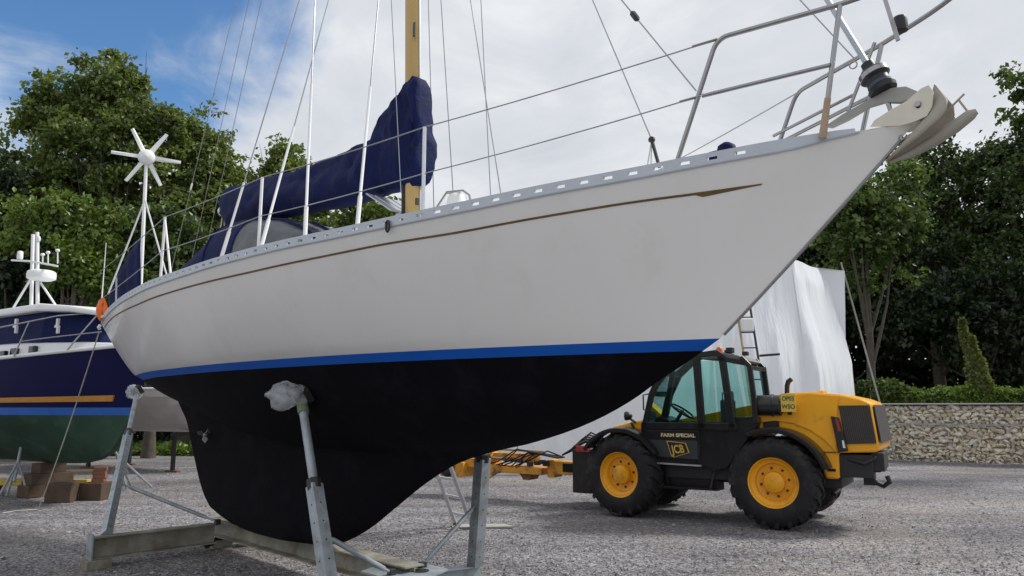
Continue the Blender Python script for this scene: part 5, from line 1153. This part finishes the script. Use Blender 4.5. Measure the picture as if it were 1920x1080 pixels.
def motorboat():
    mb = thing('motor_boat', 'navy hulled motor boat with white wheelhouse, green bottom and radar mast', 'motor boat', MF)
    ZWL = 1.50; ZST = 1.63
    bs = tab([(0, 0), (.5, .42), (1.2, .82), (2.2, 1.18), (3.5, 1.42), (5, 1.52), (7, 1.5), (9, 1.42)]); bw = tab([(0, 0), (.5, .22), (1.2, .52), (2.2, .88), (3.5, 1.18), (5, 1.32), (9, 1.25)])
    sh = tab([(0, 2.72), (1, 2.60), (2.5, 2.48), (4, 2.42), (6, 2.4), (9, 2.4)]); zk = tab([(0, 1.48), (.12, 1.2), (.35, .92), (.8, .72), (1.5, .63), (3, .60), (9, .62)])
    st = []
    for t in [0, .02, .05, .09, .14, .2, .28, .36, .45, .55, .65, .76, .88, 1]:
        X = 9*t; B, Wd, S, K = bs(X), bw(X), sh(X), zk(X); rake = 1-min(1, X/2.2)
        def pt(y, z): return (y, z, X-.75*rake*max(0, (z-ZWL)/(S-ZWL)) if z > ZWL else X+.0*rake)
        low = [(0.0, K), (min(.06, Wd), K+.02), (Wd*.42, lerp(K, ZWL, .38)), (Wd*.80, lerp(K, ZWL, .72)), (Wd, ZWL)]
        up = [lerp(Wd, B, .12), lerp(Wd, B, .45), lerp(Wd, B, .75), B]
        sec = [pt(*q) for q in low]+[pt(up[0], ZST), pt(up[1], lerp(ZST, S, .33)), pt(up[2], lerp(ZST, S, .66)), pt(up[3], S)]
        st.append((X, sec))
    hull_loft(mb, st, (('underbody', greenaf, 0, 4), ('boot_stripe', mat('bright_blue_stripe', (.02, .12, .48), .4), 4, 5), ('topsides', navyhull, 5, 8)))
    def side_pt(X, f, out=0.):
        B, Wd, S = bs(X), bw(X), sh(X); z = lerp(ZST, S, f); k = [(0, .12), (.33, .45), (.66, .75), (1, 1)]; g = float(np.interp(f, [a for a, _ in k], [b for _, b in k])); rake = 1-min(1, X/2.2)
        return V(X-.75*rake*(z-ZWL)/(S-ZWL), lerp(Wd, B, g)+out, z)
    for sd in (1, -1):
        rub = MB(); rows = []
        for i in range(24):
            X = lerp(.36, 9, i/23); p, q = side_pt(X, .20), side_pt(X, .10); o = V(-.35 if X < 2 else -.1, 1, 0).normalized()*.035
            r = [p, p+o, q+o, q]; rows.append([V(a.x, sd*a.y, a.z) for a in r])
        rub.grid(rows, True); rub.add(rows[0], [(0, 1, 2, 3)]); rub.build('rubbing_strake', varn, mb, smooth=0)
        cap = MB().tube([V(p.x, sd*p.y, p.z) for p in [side_pt(X, 1.0) for X in np.linspace(.03, 9, 24)]], .035, 8); cap.build('gunwale', whitepl, mb)
    # raised foredeck / cabin trunk
    rows = []
    for X, w, h in ((.35, .20, .03), (.6, .42, .10), (1.0, .66, .18), (1.6, .93, .25), (2.4, 1.16, .31), (4, 1.38, .35), (6, 1.42, .35), (8.8, 1.36, .35)):
        S = sh(X)-.02; rows.append([V(X-.6*max(0, 1-X/2.2), y*w, S+h*k) for y, k in ((-1, 0), (-.97, .85), (-.8, 1), (0, 1.15), (.8, 1), (.97, .85), (1, 0))])
    t = MB().grid(rows); t.add(rows[-1], [tuple(range(7))]); to = t.build('cabin_trunk', whitepl, mb, smooth=30)
    dk = MB().grid([[V(X-.75*(1-min(1, X/2.2)), y*bs(X), sh(X)-.015) for y in (-1, 0, 1)] for X in np.linspace(.02, 9, 20)]); dk.build('deck', deckm, mb)
    for u, v in ((62, 657), (27, 661), (6, 666)):
        y = 1.1
        for _ in range(30): y = float(np.interp(MF.on(u, v, y).x, [x_-.6*max(0, 1-x_/2.2) for x_ in (.6, 1.0, 1.6, 2.4, 4, 6)], [.42, .66, .93, 1.16, 1.38, 1.42]))
        q = MF.on(u, v, y)
        po = MB().box((q.x, y+.0, q.z), (.20, .07, .15)).build('portlight', mat('dark_window', (.01, .012, .016), .1), to, smooth=0, bevel=.01)
    # wheelhouse: covered windows and roof
    def house(X0, X1, z0, z1, w0, w1, rk):
        return [[V(X0, -w0, z0), V(X0, w0, z0), V(X1, w0, z0), V(X1, -w0, z0)], [V(X0+rk, -w1, z1), V(X0+rk, w1, z1), V(X1, w1, z1), V(X1, -w1, z1)]]
    hx = MF.on(192, 615, .8).x
    hx = max(hx, .35); pl_ = [(hx, -.42), (hx, .42), (hx+.5, .66), (hx+1.2, .86), (6.6, .90), (6.6, -.90), (hx+1.2, -.86), (hx+.5, -.66)]; r = [[V(a, b, 2.62) for a, b in pl_], [V(a+(.22 if a < hx+1 else 0), b*.95, 3.30) for a, b in pl_]]; h = MB().grid(r, True); h.add(r[1], [tuple(range(8))]); h.build('window_cover', navy, mb, smooth=0, bevel=.05)
    rp = [(hx-.10, .50, 3.18, 3.27), (hx+.5, .78, 3.27, 3.38), (hx+1.2, .96, 3.31, 3.45), (6.9, .98, 3.31, 3.44)]; rows = [[V(x, -b, z0), V(x, b, z0), V(x, b, z1), V(x, 0, z1+.03), V(x, -b, z1)] for x, b, z0, z1 in rp]; rf = MB().grid(rows, True); rf.add(rows[0], [tuple(range(5))]); rf.add(rows[-1], [tuple(range(5))]); rf.build('wheelhouse_roof', whitepl, mb, smooth=0, bevel=.04)
    for u in (30, 108):
        p = MF.on(u, 612, .84); yy_ = float(np.interp(p.x, [hx, hx+.5, hx+1.2, 6.6], [.42, .66, .86, .90])); yy_ += .03; p = MF.on(u, 612, yy_); w = MB(); w.box((p.x, yy_, p.z+.06), (.06, .05, .16)); w.box((p.x-.05, yy_+.01, p.z-.06), (.05, .05, .14)); w.box((p.x, yy_+.01, p.z), (.10, .05, .05)); w.build('cover_clip', whitepl, mb, smooth=0, bevel=.01)
    # bow rails
    rl = MB(); q = lambda u, v, y: MF.on(u, v, y)
    a, b, c = q(186, 586, .45), q(110, 592, .85), q(-10, 616, 1.25); rl.tube([V(-.75, .05, a.z+.02), a, b, c, V(8.5, 1.42, c.z-.05)], .014, 8)
    rl.tube([a, q(126, 656, .80)], .014, 8); rl.tube([b.lerp(c, .45), q(26, 668, 1.15)], .014, 8)
    rl.tube([q(190, 622, .5), q(100, 632, .9), q(40, 640, 1.1)], .010, 8)
    rl.tube([V(-.75, .05, a.z+.02), V(a.x, -a.y, a.z), V(b.x, -b.y, b.z), V(8.5, -1.42, c.z-.05)], .014, 8); rl.tube([V(-.75, 0, a.z+.02), V(-.60, 0, 2.90)], .014, 8); rl.tube([V(a.x, -a.y, a.z), V(a.x+.3, -a.y, 2.75)], .014, 8); rl.build('guard_rail', steel, mb, smooth=60)
    # radar mast
    yb = .45; m = lambda u, v: MF.on(u, v, yb); rm = MB()
    f = m(68, 572); tp = m(68, 434); rt = 3.42
    rm.tube([V(m(60, 570).x, yb, rt), V(m(62, 440).x, yb, m(62, 440).z)], .034, 8); rm.tube([V(m(72, 570).x, yb, rt), V(m(70, 436).x, yb, m(70, 436).z)], .034, 8)
    rm.tube([V(m(18, 572).x, yb, rt), m(58, 522)], .022, 8); rm.tube([V(m(84, 570).x, yb-.3, rt), m(76, 530)], .02, 8); rm.tube([m(22, 488), m(60, 490), m(108, 499)], .018, 8); ro = rm.build('radar_mast', whitepl, mb, smooth=60)
    dc = m(78, 516); MB().lathe([(.18, -.10), (.245, -.07), (.25, 0), (.24, .06), (.20, .085), (0, .10)], dc, (0, 0, 1), 24).build('radar_dome', whitepl, ro, smooth=50)
    an = MB(); p = m(37, 486); an.lathe([(.05, 0), (.055, .05), (.05, .15), (.03, .165)], p, (0, 0, 1), 12); an.build('aerial', whitepl, ro, smooth=50)
    for u, v in ((80, 478), (90, 474), (108, 470)):
        p0 = m(u, 494); p1 = m(u, v); an = MB().tube([p0, p1], .012, 6); an.lathe([(.03, -.02), (.042, 0), (.03, .03)], p1, (0, 0, 1), 10); an.build('aerial', whitepl, ro, smooth=50)
    p = m(72, 448); an = MB().lathe([(.03, -.05), (.045, 0), (.03, .05)], p, (0, 0, 1), 12); an.build('aerial', whitepl, ro, smooth=50)
    w = MB(); a = MF.on(189, 585, .2); b = MF.on(199, 455, .2); w.tube([V(a.x, .2, 2.9), a, b], [.014, .012, .006], 6); w.build('whip_aerial', whitepl, mb)
    an2 = MF.on(268, 752, .25); MB().box(an2, (.22, .1, .1)).build('bow_eye', rust, mb, smooth=0) if 0 else None
    # what it stands on
    g = 'timber blocks under the motor boat'
    def block(label, x, y, L, w, h, z0, rz, m=wood, nm='timber_block', cat='timber'):
        o = MB().box((0, 0, h/2), (L, w, h)).build(nm, m, None, smooth=0, bevel=.012); o.location = MF.w((x, y, z0)); o.rotation_euler.z = MF.a+rz; tag(o, label, cat, g); return o
    block('lowest dark timber baulk under the keel of the navy motor boat', 2.6, 0, .35, .9, .22, 0, .1); block('middle timber baulk under the keel of the navy motor boat', 2.6, 0, .30, .8, .20, .22, .1); block('top timber packing touching the green keel', 2.6, 0, .28, .5, .185, .42, .1)
    block('rear timber baulk stack under the motor boat keel', 6, 0, .4, .9, .605, 0, 0)
    p = at_z(105, 943, 0); o = block('left one of two square timber blocks on the gravel beside the motor boat', 0, 0, .42, .36, .33, 0, 0); o.location = p+V(0, .15, 0); o.rotation_euler.z = .15
    p = at_z(172, 938, 0); o = block('right one of two square timber blocks on the gravel beside the motor boat', 0, 0, .42, .40, .30, 0, 0); o.location = p+V(0, .15, 0); o.rotation_euler.z = -.1
    p = at_z(168, 915, 0); 
    redbrick = mat('red_brick', (.22, .095, .06), .85, var=.3)
    for k in range(4):
        o = MB().box((0, 0, .033), (.22, .11, .064)).build('brick', redbrick, None, smooth=0, bevel=.006); o.location = at_z(172, 938, 0)+V(.02+.012*(k % 2), .15, .302+k*.066); o.rotation_euler.z = .1*k; tag(o, ['bottom', 'second', 'third', 'top'][k]+' red brick of the small stack on the right timber block', 'brick', 'bricks stacked on the timber block')
    o = MB().box((0, 0, .06), (2.2, .14, .12)).build('yellow_beam', mat('faded_yellow', (.50, .36, .06), .7, var=.2), None, smooth=0, bevel=.01); p = at_z(62, 918, .06); o.location = (p.x, p.y, .14); o.rotation_euler.z = -.05; tag(o, 'yellow painted beam lying behind the timber blocks', 'beam')
    for sg in (-1, 1):
        o2 = MB().box((0, 0, .07), (.25, .3, .14)).build('beam_packer', wood, None, smooth=0); o2.location = (p.x+sg*.8, p.y, 0); tag(o2, 'low wooden packer under the %s end of the yellow beam' % ('left' if sg < 0 else 'right'), 'timber')
    o = MB().box((0, 0, .02), (1.2, .7, .04)).build('plank_panel', palew, None, smooth=0); p = at_z(140, 885, 0); o.location = (p.x, p.y, 0.0); o.rotation_euler.z = .3; tag(o, 'pale board lying on the ground under the motor boat', 'board')
    # boat stands
    def stand(label, foot, top, name='boat_stand'):
        s = thing(name, label, 'boat stand', loc=(0, 0, 0), group='boat stands'); d = (top-foot)
        a = MB().tube([foot.lerp(top, .25), top-d.normalized()*.03], .028, 8); a.build('screw_jack', galv, s)
        for k in range(3):
            an = 2.1*k+.3; MB().tube([V(foot.x+.28*math.cos(an), foot.y+.28*math.sin(an), 0.02), foot.lerp(top, .55)], .022, 6).build('leg', galv, s)
        MB().lathe([(.05, -.02), (.07, 0), (.05, .012)], top-d.normalized()*.02, d.normalized(), 10).build('pad', darkm, s)
    f = at_z(20, 935, 0); t = at_z(45, 815, 0) if 0 else at_y(45, 812, f.y+.45); stand('galvanised boat stand leaning under the navy motor boat at the left edge', f, t)
    t2 = MF.w((2.3, -.72, 1.27)); stand('galvanised boat stand on the far side of the navy motor boat', V(t2.x+.45, t2.y+.75, 0), t2)
motorboat()
def small_boat():
    SF = Frame(-7.1, 19.4, 158); sb = thing('white_hull_boat', 'pale clinker hulled boat on steel trestles seen under the yacht stern', 'boat', SF)
    bs = tab([(0, 0), (.6, .5), (1.6, 1.0), (3, 1.3), (6, 1.3)]); st = []
    pale = mat('pale_grey_hull', (.60, .58, .55), .6, var=.12, vscale=3)
    for X in (0, .1, .3, .6, 1, 1.6, 2.3, 3, 4, 5, 6):
        B = bs(X); K = lerp(1.55, .98, min(1, X/1.2)**.6); n = 7; sec = [(0, K)]
        for k in range(1, n+1):
            f = k/n; y = B*f**.55; z = lerp(K, 2.1, f**1.35); sec.append((y, z))
            if k < n: sec.append((y+.012 if B > .1 else y, z+.004))
        st.append((X, sec))
    hull_loft(sb, st, (('hull', pale, 0, 13),)); MB().tube([V(X, bs(X), 2.1) for X in np.linspace(.02, 6, 20)], .03, 6).build('gunwale', whitepl, sb)
    dk = MB().grid([[V(X, -bs(X), 2.09), V(X, bs(X), 2.09)] for X in np.linspace(.02, 6, 14)]); dk.build('deck', deckm, sb)
    for i, (x, lb) in enumerate(((1.4, 'dark steel trestle under the bow of the pale clinker boat'), (4.4, 'dark steel trestle under the stern of the pale clinker boat'))):
        t = thing('trestle', lb, 'trestle', loc=SF.w((x, 0, 0)), rz=SF.a, group='trestles under the pale boat'); h = .985 if i else 1.0
        m = MB()
        MB().box((0, 0, h-.06), (.10, 1.5, .10)).build('top_beam', darkm, t, smooth=0)
        for y in (-.65, .65):
            MB().box((0, y, h/2-.06), (.08, .08, h-.1)).build('leg', darkm, t, smooth=0); MB().box((0, y, .02), (.4, .12, .04)).build('foot', rust, t, smooth=0)
    gr = np.random.default_rng(4); n = 9000; P = np.stack([-14+9*gr.random(n), 25.5+3.5*gr.random(n), .03+.25*gr.random(n)**2], 1); v, f = leaves(P, .22, gr, 0); o = rawmesh('grass', v, f, lm_bright); tag(o, 'strip of rough green grass at the far edge of the yard', 'grass', kind='stuff')
small_boat()
# ================================================================ ladder on the far side of the yacht, board on the gravel
def ladder():
    foot = BF.onz(872, 990, 0); top = V(foot.x-.15, -1.50, 2.86); ld = thing('aluminium_ladder', 'aluminium ladder leaning on the far side of the yacht behind the keel', 'ladder', BF)
    d = (top-foot).normalized(); side = V(1, .0, 0)-d*d.x; side = side.normalized()*.17
    for sg in (1, -1): MB().bar(foot+side*sg, top+side*sg+d*.25, .07, .026, up=(0, 1, 0)).build('rail', alu, ld, smooth=0)
    k = .22
    while k < (top-foot).length:
        MB().bar(foot+d*k-side, foot+d*k+side, .04, .03).build('rung', alu, ld, smooth=0); k += .28
    for sg in (1, -1): MB().box(foot+side*sg+V(0, 0, .02), (.05, .09, .05)).build('rubber_foot', redp, ld, smooth=0)
    p = at_z(905, 991, 0); o = MB().prism([V(-.42, -.10, 0), V(.42, -.02, 0), V(.30, .22, 0), V(-.38, .16, 0)], V(0, 0, .022)).build('board', mat('weathered_board', (.34, .33, .30), .85, var=.2), None, smooth=0); o.location = (p.x, p.y, .010); tag(o, 'thin weathered board lying on the gravel at the ladder foot', 'board')
ladder()
